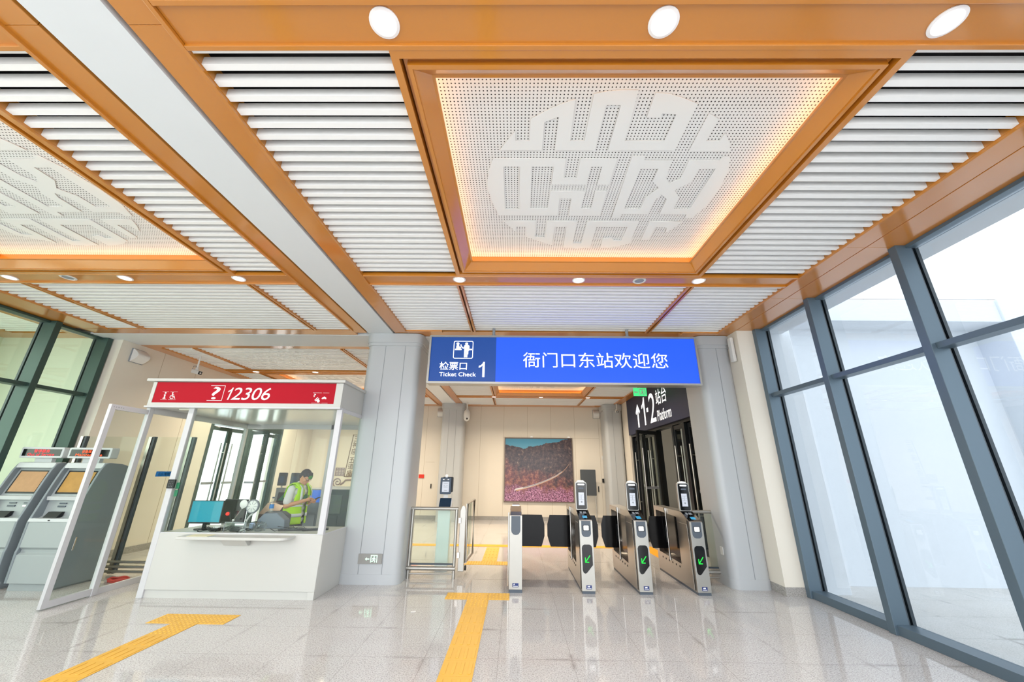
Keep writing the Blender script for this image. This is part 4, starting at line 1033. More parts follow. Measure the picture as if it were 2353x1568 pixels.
# glass partition behind the machines
r = thing('glass_partition', (-6.9, 7.12, 0), 'tall frameless glass partition with steel posts behind the ticket machines', 'partition')
for x in (-7.93, -6.66, -5.92):
    MB().box(x - .06, x - .005, 7.12, 7.20, .02, 2.22).build('post', 'steel', r, bevel=.004)
    MB().box(x + .005, x + .045, 7.13, 7.19, .02, 2.22).build('post', 'gasket', r, bevel=.004)
for a, b in ((-7.88, -6.73), (-6.61, -5.99)): MB().box(a, b, 7.155, 7.163, .12, 2.215).build('pane', 'pane_booth', r)
for z in (.06, .13, .20): MB().tube([(-7.95, 7.10, z), (-5.90, 7.10, z)], .022, 10).build('bottom_rail', 'steel', r, smooth=True)

# ------------------------------------------------------------------ glazed doors
def door_leaf(root, p0, ang, w, h, mframe, pane, handle='steel', mid=False):
    """leaf hinged at p0 (x, y), opening direction ang in the plan"""
    u = Vector((cos(ang), sin(ang))); n = Vector((-sin(ang), cos(ang)))
    def bx(mb, a0, a1, b0, b1, z0, z1):
        q = [Vector(p0) + u * a + n * b for a, b in ((a0, b0), (a1, b0), (a1, b1), (a0, b1))]
        mb.prism([(v.x, v.y) for v in q], z0, z1, 'z'); return mb
    m = MB()
    for a in ((0, .07), (w - .07, w)): bx(m, *a, -.025, .025, .01, h)
    bx(m, .07, w - .07, -.025, .025, h - .10, h); bx(m, .07, w - .07, -.025, .025, .01, .14)
    lf = m.build('door_leaf', mframe, root, bevel=.002)
    bx(MB(), .06, w - .06, -.004, .004, .12, h - .08).build('pane', pane, lf)
    for s_ in (-1, 1):
        c = Vector(p0) + u * (w - .10) + n * s_ * .075
        MB().tube([(c.x, c.y, .55), (c.x, c.y, 2.35)], .017, 10).build('pull_handle', handle, lf, smooth=True)
    m = MB()
    for z in (.8, 2.1):
        a = Vector(p0) + u * (w - .10) - n * .075; b = Vector(p0) + u * (w - .10) + n * .075
        m.tube([(a.x, a.y, z), (b.x, b.y, z)], .010, 8)
    m.build('handle_bolt', handle, lf, smooth=True)
    bx(MB(), .14, w - .14, -.006, .006, 1.28, 1.34).build('warning_band', 'plastic_grey', lf)
    c = Vector(p0) + u * .25 - n * .05
    MB().tube([(p0[0], p0[1], h + .02), (c.x, c.y, h - .03)], .012, 8).build('door_closer', 'steel', lf, smooth=True)

# left: bright entrance doors seen through the booth
d1 = struct_root('door_1', (-8.05, 11.7, 0))
def frame(root, x0, x1, ys, z_head, z_top, m):
    for y in ys: MB().box(x0, x1, y - .05, y + .05, 0, z_head).build('door_post', m, root, bevel=.003)
    MB().box(x0, x1, ys[0] - .05, ys[-1] + .05, z_head, z_top).build('door_head', m, root)
frame(d1, -8.20, -7.99, (10.17, 11.70, 13.30), 2.80, 3.98, 'door_green')
door_leaf(d1, (-8.08, 10.24), rad(90), .70, 2.76, 'door_green', 'pane_booth')
door_leaf(d1, (-8.08, 11.64), rad(-90), .68, 2.76, 'door_green', 'pane_booth')
door_leaf(d1, (-8.02, 11.78), rad(-18), .72, 2.76, 'door_green', 'pane_booth')
door_leaf(d1, (-8.08, 13.22), rad(-90), .72, 2.76, 'door_green', 'pane_booth')
solid('exterior_screen', 'outwall', [(-13.0, -12.7, 6, 18, -.02, 4.5)])
# right: black doors to the platforms under the navy sign
d2 = struct_root('door_2', (4.15, 11.1, 0))
frame(d2, 4.06, 4.26, (8.42, 9.45, 10.15, 11.50, 12.70, 13.72), 2.86, 4.06, 'door_frame')
for p, a, w in (((4.16, 8.50), 90, .88), ((4.16, 9.40), -90, .02), ((4.10, 9.52), 90, .57), ((4.10, 11.43), -150, .80), ((4.16, 11.58), 90, .55), ((4.16, 12.62), -90, .5), ((4.16, 12.78), 90, .86)):
    if w > .1: door_leaf(d2, p, rad(a), w, 2.84, 'door_frame', 'pane_booth', 'steel')
# what the platform doors look onto: a cream corridor
solid('wall_corridor', 'wall', [(6.4, 6.6, 7.7, 16, 0, 4.3), (4.4, 6.6, 7.62, 7.8, 0, 4.3), (4.4, 6.6, 15.8, 16, 0, 4.3)])
solid('floor_corridor', 'floor', [(4.4, 6.4, 7.8, 15.8, -.011, -.004)])
solid('ceiling_corridor', 'white_slat', [(4.4, 6.6, 7.7, 16, 4.2, 4.3)])

r = thing('platform_sign', (4.0, 11.3, 2.93), 'dark navy sign over the black doors with arrow, 1·2 and Platform', 'sign')
MB().box(3.985, 4.055, 8.85, 13.78, 2.93, 4.14).build('panel', 'sign_dark', r, bevel=.004)
m = MB(); d = 3.985
plate(m, [[(-12.62, 3.08), (-12.50, 3.08), (-12.50, 3.62), (-12.40, 3.50), (-12.34, 3.57), (-12.56, 3.83), (-12.78, 3.57), (-12.72, 3.50), (-12.62, 3.62)]], 'left', d)
numeral_one(m, (-12.15, -11.85, 3.08, 3.93), 'left', d); plate(m, [rect(-11.70, -11.56, 3.44, 3.56)], 'left', d)
fit(m, text_mesh('2', .0), (-11.45, -10.95, 3.08, 3.93), 'left', d)
fit(m, text_mesh('站台', .006), (-10.85, -10.05, 3.50, 3.93), 'left', d); fit(m, text_mesh('Platform', .0), (-10.84, -9.86, 3.06, 3.36), 'left', d)
m.build('lettering', 'letter_lit', r)

# ------------------------------------------------------------------ things on the walls and columns
def wall_speaker(name, x, y, z, plane, label, h=.30, w=.20):
    t = thing(name, (x, y, z), label, 'speaker', 'white wall loudspeakers')
    P = [(0, 0), (.03, 0)] + [(.03 + .13 * sin(rad(a)), h * (a / 180.)) for a in range(20, 170, 15)] + [(.03, h), (0, h)]
    if plane == 'right':      # on a wall facing +X
        MB().prism([(x + a, z + b) for a, b in P], y - w / 2, y + w / 2, 'y').build('cover', 'plastic_white', t, bevel=.008); MB().box(x, x + .02, y - w / 2 - .012, y + w / 2 + .012, z - .01, z + h + .01).build('bracket', 'plastic_grey', t)
    else:                     # on a wall facing -Y
        MB().prism([(y - a, z + b) for a, b in P], x - w / 2, x + w / 2, 'x').build('cover', 'plastic_white', t, bevel=.008); MB().box(x - w / 2 - .012, x + w / 2 + .012, y - .02, y, z - .01, z + h + .01).build('bracket', 'plastic_grey', t)
wall_speaker('wall_speaker', -8.0, 7.64, 3.76, 'right', 'white curved loudspeaker high on the beige wall above the ticket machines', .27, .28)
wall_speaker('wall_speaker', -2.98, 15.30, 3.72, 'front', 'white loudspeaker on the back wall left of the far brown column', .32, .24)
wall_speaker('wall_speaker', 3.18, 15.30, 3.72, 'front', 'white loudspeaker on the back wall by the right far column', .32, .24)
r = thing('column_speaker', (3.975, 6.68, 3.6), 'slim white column loudspeaker on the cream pier beside the windows', 'speaker')
MB().box(3.90, 3.955, 6.60, 6.70, 3.60, 4.05).build('cover', 'plastic_white', r, bevel=.008); MB().box(3.95, 3.978, 6.63, 6.67, 3.66, 3.72).build('bracket', 'plastic_grey', r); MB().box(3.95, 3.978, 6.63, 6.67, 3.92, 3.98).build('bracket', 'plastic_grey', r)

def bullet_camera(x, y, zb, yaw, label):
    t = thing('bullet_camera', (x, y, zb), label, 'camera', 'white bullet cameras')
    MB().tube([(x, y, ZC + .02), (x, y, zb + .05)], .018, 12).build('pole', 'plastic_white', t, smooth=True)
    MB().ball((x, y, zb + .045), .038).build('joint', 'plastic_white', t, smooth=True)
    b = MB().box(x - .13, x + .17, y - .045, y + .045, zb - .065, zb + .02).turn(rad(14), (x, y, zb), 'Y').turn(yaw, (x, y, zb)).build('housing', 'plastic_white', t, bevel=.012)
    MB().box(x + .165, x + .178, y - .038, y + .038, zb - .058, zb + .012).turn(rad(14), (x, y, zb), 'Y').turn(yaw, (x, y, zb)).build('face', 'black_matt', b, bevel=.004)
    MB().lathe([(.018, .178), (.018, .186)], (x, y, zb - .022), 16, 'x').turn(rad(14), (x, y, zb), 'Y').turn(yaw, (x, y, zb)).build('lens', 'plastic_white', b)
    pts = [(x - .10, y, zb - .01), (x - .19, y, zb + .06), (x - .16, y, zb + .13), (x - .06, y, zb + .12), (x - .01, y, zb + .07)]
    MB().tube([tuple(Vector((x, y, 0)) + Matrix.Rotation(yaw, 3, 'Z') @ Vector((p[0] - x, p[1] - y, p[2]))) for p in pts], .007, 8).build('cable', 'plastic_grey', t, smooth=True)
bullet_camera(-7.36, 8.46, 3.80, rad(-22), 'white bullet camera on a ceiling pole above the left end of the red booth sign')
bullet_camera(3.73, 14.2, 3.86, rad(-95), 'small bullet camera on a pole by the far right column, left of the platform sign')
r = thing('dome_camera', (-1.82, 14.3, 3.5), 'white rounded dome camera hanging from a pole beside the far left column', 'camera')
MB().tube([(-1.82, 14.3, ZC + .01), (-1.82, 14.3, 3.86)], .025, 12).build('pole', 'plastic_white', r, smooth=True)
MB().lathe([(.03, 3.90), (.05, 3.86), (.105, 3.80), (.125, 3.70), (.12, 3.60)], (-1.82, 14.3, 0), 20).build('housing', 'plastic_white', r, smooth=True)
MB().lathe([(.118, 3.60), (.115, 3.54), (.085, 3.47), (.03, 3.44), (.001, 3.435)], (-1.82, 14.3, 0), 20).build('dome', 'plastic_white', r, smooth=True)
MB().ball((-1.80, 14.20, 3.52), .035).build('lens', 'black', r, smooth=True)

# running-man exit signs
def exit_mark(m, u0, v0, s, plane, d, arrow=True):
    T = lambda pts: [(u0 + a * s, v0 + b * s) for a, b in pts]
    if arrow:
        plate(m, [T([(-.75, .50), (-.52, .68), (-.52, .56), (-.18, .56), (-.18, .44), (-.52, .44), (-.52, .32)])], plane, d)
    plate(m, [T([(0, .1), (.08, .1), (.08, .88), (.80, .88), (.80, .1), (.88, .1), (.88, .98), (0, .98)])], plane, d)
    plate(m, [T([(.46 + .08 * cos(a), .75 + .08 * sin(a)) for a in [2 * pi * k / 12 for k in range(12)]])], plane, d)
    plate(m, [T([(.30, .62), (.48, .66), (.60, .58), (.68, .50), (.64, .45), (.54, .50), (.50, .40), (.62, .28), (.60, .10), (.53, .10), (.53, .25), (.42, .34), (.32, .20), (.14, .20), (.14, .27), (.28, .28), (.38, .46), (.38, .57), (.28, .52), (.24, .42), (.18, .44), (.22, .57)])], plane, d)
r = thing('exit_sign', (-2.28, 6.78, .29), 'grey plate with lit green running-man exit sign and arrow, low on the grey column', 'sign')
MB().box(-2.468, -2.092, 6.772, 6.79, .288, .428).build('plate', 'exit_grey', r, bevel=.002)
m = MB(); exit_mark(m, -2.27, .298, .118, 'front', 6.772, True); m.build('pictogram', mat('exit_mint', '#b8f2d2', .4, emit=.7), r)
r = thing('exit_sign', (3.6, 11.0, 3.78), 'small green running-man exit sign hanging before the navy platform sign', 'sign')
MB().box(3.42, 3.80, 10.99, 11.02, 3.80, 4.04).build('plate', 'green_exit', r, bevel=.003); MB().tube([(3.61, 11.0, 4.03), (3.61, 11.0, 4.15)], .008, 8).build('hanger', 'steel', r)
m = MB(); exit_mark(m, 3.58, 3.81, .20, 'front', 10.99, True); m.build('pictogram', 'white_letter', r)

# framed photograph of a train in the hills
r = thing('framed_photograph', (.88, 15.3, .62), 'large framed photograph of a silver train below purple hills on the far wall', 'picture')
px0, px1, pz0, pz1 = -.43, 2.20, .62, 2.945
f_ = MB(); me = poly_mesh([rect(px0, px1, pz0, pz1), rect(px0 + .035, px1 - .035, pz0 + .035, pz1 - .035)], .5); n = bmesh.new(); n.from_mesh(me)
for v in n.verts: v.co = (v.co.x, 15.24 if v.co.z > 0 else 15.29, v.co.y)
t = bpy.data.meshes.new('t'); n.to_mesh(t); f_.bm.from_mesh(t); f_.build('frame', 'frame_brown', r, bevel=.004)
# the print's own origin is its centre, so its pattern is laid out about the middle
pr = MB().box(px0 + .03, px1 - .03, 15.262, 15.28, pz0 + .03, pz1 - .03).build('print', 'printed', r)
cx, cz = (px0 + px1) / 2, (pz0 + pz1) / 2
off = Vector((cx, 15.27, cz)) - wloc(r); pr.data.transform(Matrix.Translation(-off)); pr.location = off
m = MB(); T = lambda a, b: (px0 + .03 + a * 2.57, pz0 + .03 + b * 2.265)
line = [(.17, .175), (.30, .215), (.42, .25), (.55, .30), (.66, .35), (.76, .405), (.84, .465), (.90, .53), (.95, .60)]
def ribbon(pts, w0, w1, dv=0):
    A, B = [], []
    for i, p in enumerate(pts):
        w = w0 + (w1 - w0) * i / (len(pts) - 1); u, v = T(*p); A.append((u, v + w / 2 + dv)); B.append((u, v - w / 2 + dv))
    return A + B[::-1]
plate(m, [ribbon(line, .05, .02, -.03)], 'front', 15.2618, .0006); m.build('railway', 'track', pr)
m = MB(); plate(m, [ribbon([(.145, .16), (.16, .182)] + line[1:7], .062, .028)], 'front', 15.2610, .0006); m.build('train', 'train', pr)
m = MB(); plate(m, [ribbon([(.27, .212)] + line[2:7], .016, .008)], 'front', 15.2602, .0006); m.build('train_windows', 'black_matt', pr)
for x in (.62, 2.05):
    tag(MB().tube([(x, 15.20, 2.98), (x, 15.29, 2.98)], .02, 10).box(x - .05, x + .05, 15.17, 15.23, 2.955, 2.985).build('picture_lamp', 'white_lit', bevel=.003), 'small lit picture lamp above the train photograph, %s of two' % ('left' if x < 1 else 'right'), 'lamp', 'picture lamps')
# blank grey board on a stand
r = thing('display_stand', (2.70, 14.95, 0), 'blank dark grey board on a thin steel stand, right of the train photograph', 'display stand')
MB().prism(rrect(2.40, 2.965, .89, 1.79, .02), 14.93, 14.97, 'y').build('board', 'scanner_dark', r, bevel=.004)
MB().tube([(2.93, 14.96, .02), (2.93, 14.96, 1.0)], .018, 10).build('pole', 'steel', r, smooth=True); MB().prism(circle(2.93, 14.96, .16, 20), 0, .02, 'z').build('foot', 'steel', r)
def small(name, x0, x1, z0, z1, m, label, cat, y=15.3, t=.03):
    return tag(MB().box(x0, x1, y - t, y, z0, z1).build(name, m, bevel=.004), label, cat)
small('wall_sensor', 3.30, 3.42, 2.16, 2.30, 'plastic_white', 'small white wall sensor beside the far right column', 'sensor')
small('call_point', 3.27, 3.40, 1.33, 1.47, 'black_matt', 'small dark square fire call point on the far wall, right of the grey board', 'alarm')
small('hydrant_plate', -3.66, -3.46, 1.42, 1.55, 'red_sticker', 'small red plate on the far cream wall seen left of the face terminal', 'sign')
small('cupboard_pull', -3.19, -3.155, 1.06, 1.22, 'black_matt', 'small dark recessed pull of the flush door, far cream wall', 'handle')
small('cupboard_pull', 3.10, 3.135, 1.0, 1.2, 'black_matt', 'small dark pull on the far wall between grey board and call point', 'handle')
tag(MB().box(3.372, 3.38, 6.97, 7.06, .44, .56).build('wall_socket', 'plastic_white', bevel=.003), 'small white socket plate on the column above the right glass barrier', 'socket')
# lettering and relief on the far wall, seen past the right end of the booth
r = thing('wall_relief', (-6.2, 15.3, 1.0), 'brown old-map lettering and cloud relief on the far wall, right of the person', 'wall lettering')
m = MB(); plate(m, [bar(-6.36, 3.0, -6.50, 1.44, .03)], 'front', 15.298, .006); plate(m, [bar(-6.50, 1.44, -6.2, 1.44, .03)], 'front', 15.298, .006); plate(m, [bar(-6.37, 2.98, -6.15, 2.98, .02)], 'front', 15.298, .006); m.build('outline', 'text_brown', r)
for txt_, z0, z1 in (('三', 2.74, 2.93), ('神', 2.50, 2.72), ('庙', 2.24, 2.48), ('五', 1.94, 2.14), ('道', 1.70, 1.92), ('庙', 1.46, 1.68)):
    sh_ = (z0 - 1.44) * .09
    m = MB(); fit(m, text_mesh(txt_, .006), (-6.44 + sh_, -6.20 + sh_, z0, z1), 'front', 15.298, .006); m.build('character', 'text_brown', r)
m = MB()
for k in range(6): m.box(-6.86 + .0, -6.52, 15.29, 15.298, 1.47 + k * .052, 1.50 + k * .052)
for k in range(4): m.box(-6.86 + k * .105, -6.83 + k * .105, 15.288, 15.298, 1.47, 1.76)
m.build('brick_relief', 'text_mauve', r)
m = MB(); pts = []
for k in range(26):
    a = k * .42; rr = .015 + .0062 * k; pts.append((-6.72 + rr * cos(a), 15.292, 1.24 + rr * sin(a)))
m.tube(pts, .02, 6); m.tube([(-6.60, 15.292, 1.16), (-6.50, 15.292, 1.22), (-6.42, 15.292, 1.32), (-6.22, 15.292, 1.33)], .028, 6); m.build('cloud_relief', 'text_mauve', r)
m = MB(); plate(m, [rrect(-6.86, -6.22, .86, .97, .05)], 'front', 15.298, .006); m.build('bar_relief', 'text_brown', r)

# security equipment in the far hall, seen through the booth
r = thing('baggage_scanner', (-4.35, 9.9, 0), 'blue-grey x-ray baggage scanner in the far hall behind the person', 'scanner')
MB().box(-5.0, -3.75, 9.6, 11.2, .08, 1.25).build('housing', 'scanner', r, bevel=.02)
for a, b, z0, z1 in ((-4.55, -4.05, .72, 1.12), (-4.95, -4.62, .42, .70), (-4.58, -4.1, .30, .68)): MB().box(a, b, 9.585, 9.61, z0, z1).build('access_panel', mat('pale_blue_grey', '#7f8a93', .45) if z1 > 1 else 'scanner', r, bevel=.004)
MB().box(-3.76, -3.3, 9.7, 11.1, .08, .78).build('roller_bed', 'scanner_dark', r, bevel=.01)
MB().tube([(-3.80, 9.66, .9), (-3.62, 9.62, 1.18), (-3.52, 9.64, 1.0)], .02, 8).build('cable', 'black_matt', r, smooth=True)
MB().box(-4.80, -4.46, 9.56, 9.60, .96, 1.22).build('screen', 'screen_blue', r, bevel=.004)
MB().box(-5.0, -3.3, 9.65, 11.15, 0, .08).build('plinth', 'black_matt', r)
r = thing('gate_cabinet', (-5.1, 9.05, 0), 'metal gate cabinet with painted copper-brown reflection and sloping top behind the booth, left of the person', 'ticket gate')
MB().prism([(8.75, .0), (8.75, .78), (9.0, .98), (9.45, 1.02), (9.45, 0)], -5.42, -5.02, 'x').build('body', 'copper_reflection', r, bevel=.006)  # brown is a copper reflection put into the metal's colour
MB().prism([(9.0, 1.0), (9.02, 1.2), (9.1, 1.2), (9.12, 1.0)], -5.24, -5.04, 'x').build('screen_hood', 'black_matt', r, bevel=.004)
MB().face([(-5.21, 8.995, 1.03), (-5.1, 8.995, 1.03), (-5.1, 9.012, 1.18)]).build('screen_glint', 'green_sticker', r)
def far_terminal(x, y, label):
    t = thing('face_terminal_stand', (x, y, 0), label, 'terminal', 'far face terminals')
    MB().box(x - .10, x + .10, y, y + .12, 0, 1.25).build('pedestal', 'plastic_grey', t); MB().tube([(x, y + .04, 1.2), (x, y + .02, 1.36)], .02, 8).build('neck', 'steel', t)
    h = MB().prism(rrect(x - .10, x + .10, 1.30, 1.60, .02), y - .01, y + .04, 'y').build('terminal', 'black_matt', t, bevel=.004); MB().box(x - .065, x + .05, y - .014, y - .008, 1.36, 1.52).build('screen', 'navy', h)
far_terminal(-5.22, 9.55, 'dark face terminal on a stand behind the booth, nearest the head of the person')
far_terminal(-5.72, 9.9, 'dark face terminal on a stand behind the booth, further left beside the entrance doors')

# ------------------------------------------------------------------ tactile paving
def tactile(name, tiles, label, cat='tactile paving'):
    """tiles: (x0, y0, kind, direction)"""
    base = MB()
    bumps = MB(); bars_ = MB(); nb = nd = 0
    for x, y, kind in tiles:
        base.box(x + .001, x + .299, y + .001, y + .299, 0.0005, .004)
        if kind == 'dot':
            for i in range(6):
                for j in range(6):
                    bumps.lathe([(.0145, .0035), (.0115, .0075), (.004, .0085), (.0005, .0086)], (x + .025 + i * .05, y + .025 + j * .05, 0), 10); nd += 1
        else:
            for i in range(4):
                cx = x + .0375 + i * .075
                bars_.prism(rrect(cx - .0155, cx + .0155, y + .035, y + .265, .0153, 4), .0035, .008, 'z'); nb += 1
    o = base.build(name, 'tactile')
    tag(o, label, cat, 'yellow tactile paving')
    if nd: bumps.build('warning_dots', 'tactile', o, bevel=0, smooth=True, kind='stuff')
    else: bumps.bm.free()
    if nb: bars_.build('guide_bars', 'tactile', o, bevel=.002, kind='stuff')
    else: bars_.bm.free()
tl = [(-.97 + .3 * k, 6.145, 'dot') for k in range(3)] + [(-.655, 5.845, 'dot')] + [(-.655, 5.845 - .3 * k, 'bar') for k in range(1, 9)]
tactile('tactile_path', tl, 'yellow tactile path with T-shaped head leading to the ticket gates')
tl = [(-4.21 + .3 * k, 5.12, 'dot') for k in range(3)] + [(-3.91, 4.82, 'dot')] + [(-3.91, 4.82 - .3 * k, 'bar') for k in range(1, 8)]
tactile('tactile_path', tl, 'yellow tactile path with T-shaped head in front of the white booth')
tl = [(-.97 + .3 * k, 8.22, 'dot') for k in range(3)] + [(-.655, 8.52 + .3 * k, 'bar') for k in range(5)]
tactile('tactile_path', tl, 'yellow tactile path in the far hall, seen between swing gate and narrow gate')
tag(MB().box(-2.75, 3.3, 10.08, 10.36, .0005, .004).build('floor_strip', 'yellow_tape'), 'long amber strip across the far hall floor', 'floor marking')
tag(MB().box(3.02, 3.30, 8.4, 10.08, .0005, .004).build('floor_strip', 'yellow_tape'), 'amber floor strip running to the far hall behind the outer gates', 'floor marking')
# lightning wire on the roof edge outside
r = thing('roof_wire', (7.0, 6.85, 4.86), 'thin lightning wire on short posts along the white roof edge outside', 'wire')
MB().tube([(4.6, 6.85, 4.96), (20, 6.85, 4.96)], .006, 6).build('wire', 'plastic_grey', r)
for x in (5.6, 6.8, 8.0, 9.2, 10.4): MB().tube([(x, 6.85, 4.85), (x, 6.85, 4.96)], .005, 6).build('post', 'plastic_grey', r)

tag(MB().box(-1.30, -1.24, 5.62, 5.65, .0, .004).turn(rad(20), (-1.27, 5.63, 0)).build('paper_scrap', 'plastic_white'), 'tiny white paper scrap on the floor left of the tactile path', 'litter')
# ------------------------------------------------------------------ the person in the booth
def limb(mb, pts, seg=14):
    """tapered limb: [(x, y, z, r)]"""
    for (a, b) in zip(pts, pts[1:]):
        pa, pb = Vector(a[:3]), Vector(b[:3])
        n = max(2, int((pb - pa).length / .02))
        for i in range(n + 1):
            f = i / n; p = pa.lerp(pb, f); rr = a[3] + (b[3] - a[3]) * f
            mb.ball(p, rr, seg)
    return mb

def melt(mb, voxel, smooth_it, name, m, parent):
    """one continuous skin over the overlapping forms"""
    off = wloc(parent)
    me = bpy.data.meshes.new('form'); bmesh.ops.recalc_face_normals(mb.bm, faces=mb.bm.faces[:]); mb.bm.to_mesh(me); mb.bm.free()
    o = bpy.data.objects.new('form', me); COL.objects.link(o)
    md = o.modifiers.new('r', 'REMESH'); md.mode = 'VOXEL'; md.voxel_size = voxel; md.adaptivity = 0
    if smooth_it:
        sm = o.modifiers.new('s', 'SMOOTH'); sm.factor = .5; sm.iterations = smooth_it
    dg = bpy.context.evaluated_depsgraph_get()
    out = bpy.data.meshes.new_from_object(o.evaluated_get(dg))
    bpy.data.objects.remove(o)
    out.transform(Matrix.Translation(-off)); out.materials.clear(); out.materials.append(M[m] if isinstance(m, str) else m)
    for p in out.polygons: p.use_smooth = True
    q = bpy.data.objects.new(name, out); COL.objects.link(q); q.parent = parent
    return q

PX, PY = -3.93, 7.38              # where the person stands; facing +X and a little towards the hall
FA = rad(-8)                     # facing direction in plan
fw = Vector((cos(FA), sin(FA), 0)); sd = Vector((sin(FA), -cos(FA), 0))   # forward, and to the person's right
def W_(f, s, z): return Vector((PX, PY, 0)) + fw * f + sd * s + Vector((0, 0, z))
def P4(f, s, z, r): v = W_(f, s, z); return (v.x, v.y, v.z, r)
pr_ = thing('person', (PX, PY, 0), 'person in hi-vis yellow vest and white T-shirt looking down at a phone in the booth', 'person')
# body: legs, trunk, neck, head bowed over the phone, arms bent
b = MB()
for s in (-1, 1):
    limb(b, [P4(0, s * .10, .92, .092), P4(.01, s * .11, .50, .062), P4(-.01, s * .115, .10, .042)])
    limb(b, [P4(-.03, s * .115, .045, .042), P4(.15, s * .13, .035, .034)])
for z, rx, ry in ((.92, .13, .175), (1.0, .125, .165), (1.10, .115, .155), (1.20, .12, .165), (1.30, .115, .162), (1.37, .085, .135)):
    c = W_(.0 + (.02 if z > 1.2 else 0), 0, z)
    m4 = Matrix.Translation(c) @ Matrix.Rotation(FA, 4, 'Z') @ Matrix.Diagonal((rx, ry, .085, 1))
    bmesh.ops.create_uvsphere(b.bm, u_segments=18, v_segments=12, radius=1, matrix=m4)
limb(b, [P4(.01, 0, 1.38, .065), P4(.05, 0, 1.47, .055)])
HC = W_(.095, 0, 1.555)           # centre of the skull
m4 = Matrix.Translation(HC) @ Matrix.Rotation(FA, 4, 'Z') @ Matrix.Rotation(rad(38), 4, 'Y') @ Matrix.Diagonal((.093, .076, .112, 1))
bmesh.ops.create_uvsphere(b.bm, u_segments=24, v_segments=16, radius=1, matrix=m4)
HM = Matrix.Translation(HC) @ Matrix.Rotation(FA, 4, 'Z') @ Matrix.Rotation(rad(38), 4, 'Y')   # head space: x forward, z up
def H(x, y, z): return HM @ Vector((x, y, z))
limb(b, [(*H(.045, 0, -.06), .058), (*H(.062, 0, -.105), .036)])              # jaw and chin
limb(b, [(*H(.088, 0, .005), .011), (*H(.108, 0, -.03), .015)], 10)           # nose
limb(b, [(*H(.084, -.018, -.066), .009), (*H(.084, .018, -.066), .009)], 8)   # lips
for s in (-1, 1):
    limb(b, [(*H(.076, s * .036, .022), .013), (*H(.08, s * .018, .020), .011)], 8)   # brow
    limb(b, [(*H(.062, s * .042, -.03), .024), (*H(.05, s * .05, -.045), .02)], 8)    # cheek
    limb(b, [(*H(-.005, s * .078, .012), .014), (*H(-.008, s * .08, -.028), .011)], 8)  # ear
# arms: shoulder, elbow, wrist. the person's right arm is the near one
SHn, ELn, WRn = P4(-.0, .185, 1.345, .052), P4(-.02, .235, 1.075, .043), P4(.245, .115, 1.165, .029)
SHf, ELf, WRf = P4(-.0, -.185, 1.345, .052), P4(.05, -.235, 1.085, .043), P4(.275, -.02, 1.145, .029)
limb(b, [SHn, ELn, WRn]); limb(b, [SHf, ELf, WRf])
# near hand: palm, four fingers tapping the screen, thumb
def hand(b, wr, palm, tips, thumb):
    limb(b, [(*wr, .027), (*palm, .034)], 10)
    for base, mid, tip in tips: limb(b, [(*base, .0105), (*mid, .0095), (*tip, .0075)], 8)
    limb(b, [(*thumb[0], .013), (*thumb[1], .011), (*thumb[2], .0085)], 8)
wn = Vector(WRn[:3]); pn = W_(.305, .095, 1.185)
tips = []
for k, (ds, ln) in enumerate(((.03, .9), (.008, 1.05), (-.014, 1.0), (-.034, .8))):
    bs = W_(.328, .095 + ds, 1.196 - .004 * k); tips.append((bs, bs + (fw * .040 + Vector((0, 0, .012))) * ln, bs + (fw * .066 + Vector((0, 0, -.024))) * ln))
hand(b, wn, pn, tips, (W_(.30, .062, 1.18), W_(.335, .045, 1.175), W_(.362, .04, 1.168)))
wf = Vector(WRf[:3]); pf = W_(.34, .0, 1.142)
tips = []
for k, (df, ln) in enumerate(((.0, 1.), (.02, 1.05), (.04, 1.), (.056, .8))):
    bs = W_(.335 + df, .028, 1.138 + .006 * k); tips.append((bs, bs + (sd * .034 + Vector((0, 0, .004))) * ln, bs + (sd * .040 + Vector((0, 0, .036))) * ln))
hand(b, wf, pf, tips, (W_(.33, -.03, 1.15), W_(.355, -.042, 1.168), W_(.375, -.035, 1.188)))
melt(b, .0055, 3, 'body', 'skin', pr_)
# T-shirt with short sleeves
b = MB()
for z, rx, ry in ((.84, .145, .19), (.93, .142, .186), (1.02, .138, .180), (1.12, .132, .172), (1.21, .134, .178), (1.30, .128, .176), (1.365, .100, .150)):
    c = W_(.0 + (.02 if z > 1.2 else 0), 0, z)
    m4 = Matrix.Translation(c) @ Matrix.Rotation(FA, 4, 'Z') @ Matrix.Diagonal((rx, ry, .08, 1)); bmesh.ops.create_uvsphere(b.bm, u_segments=18, v_segments=12, radius=1, matrix=m4)
limb(b, [P4(.005, 0, 1.385, .085), P4(.015, 0, 1.415, .076)])
for s, e in ((SHn, ELn), (SHf, ELf)):
    a_, c_ = Vector(s[:3]), Vector(e[:3]); limb(b, [(*a_, .068), (*a_.lerp(c_, .25), .071), (*a_.lerp(c_, .72), .070)])
ts = melt(b, .008, 14, 'tee_shirt', 'tee', pr_)
# trousers
b = MB()
for s in (-1, 1): limb(b, [P4(0, s * .10, .90, .108), P4(.012, s * .11, .50, .082), P4(-.005, s * .115, .09, .068)])
m4 = Matrix.Translation(W_(0, 0, .90)) @ Matrix.Rotation(FA, 4, 'Z') @ Matrix.Diagonal((.138, .182, .10, 1)); bmesh.ops.create_uvsphere(b.bm, u_segments=18, v_segments=12, radius=1, matrix=m4)
melt(b, .01, 2, 'trousers', 'trousers', pr_)
for s in (-1, 1):
    b = MB(); limb(b, [P4(-.04, s * .117, .05, .048), P4(.08, s * .125, .042, .044), P4(.17, s * .132, .036, .036)]); melt(b, .008, 2, 'shoe', 'black_matt', pr_)
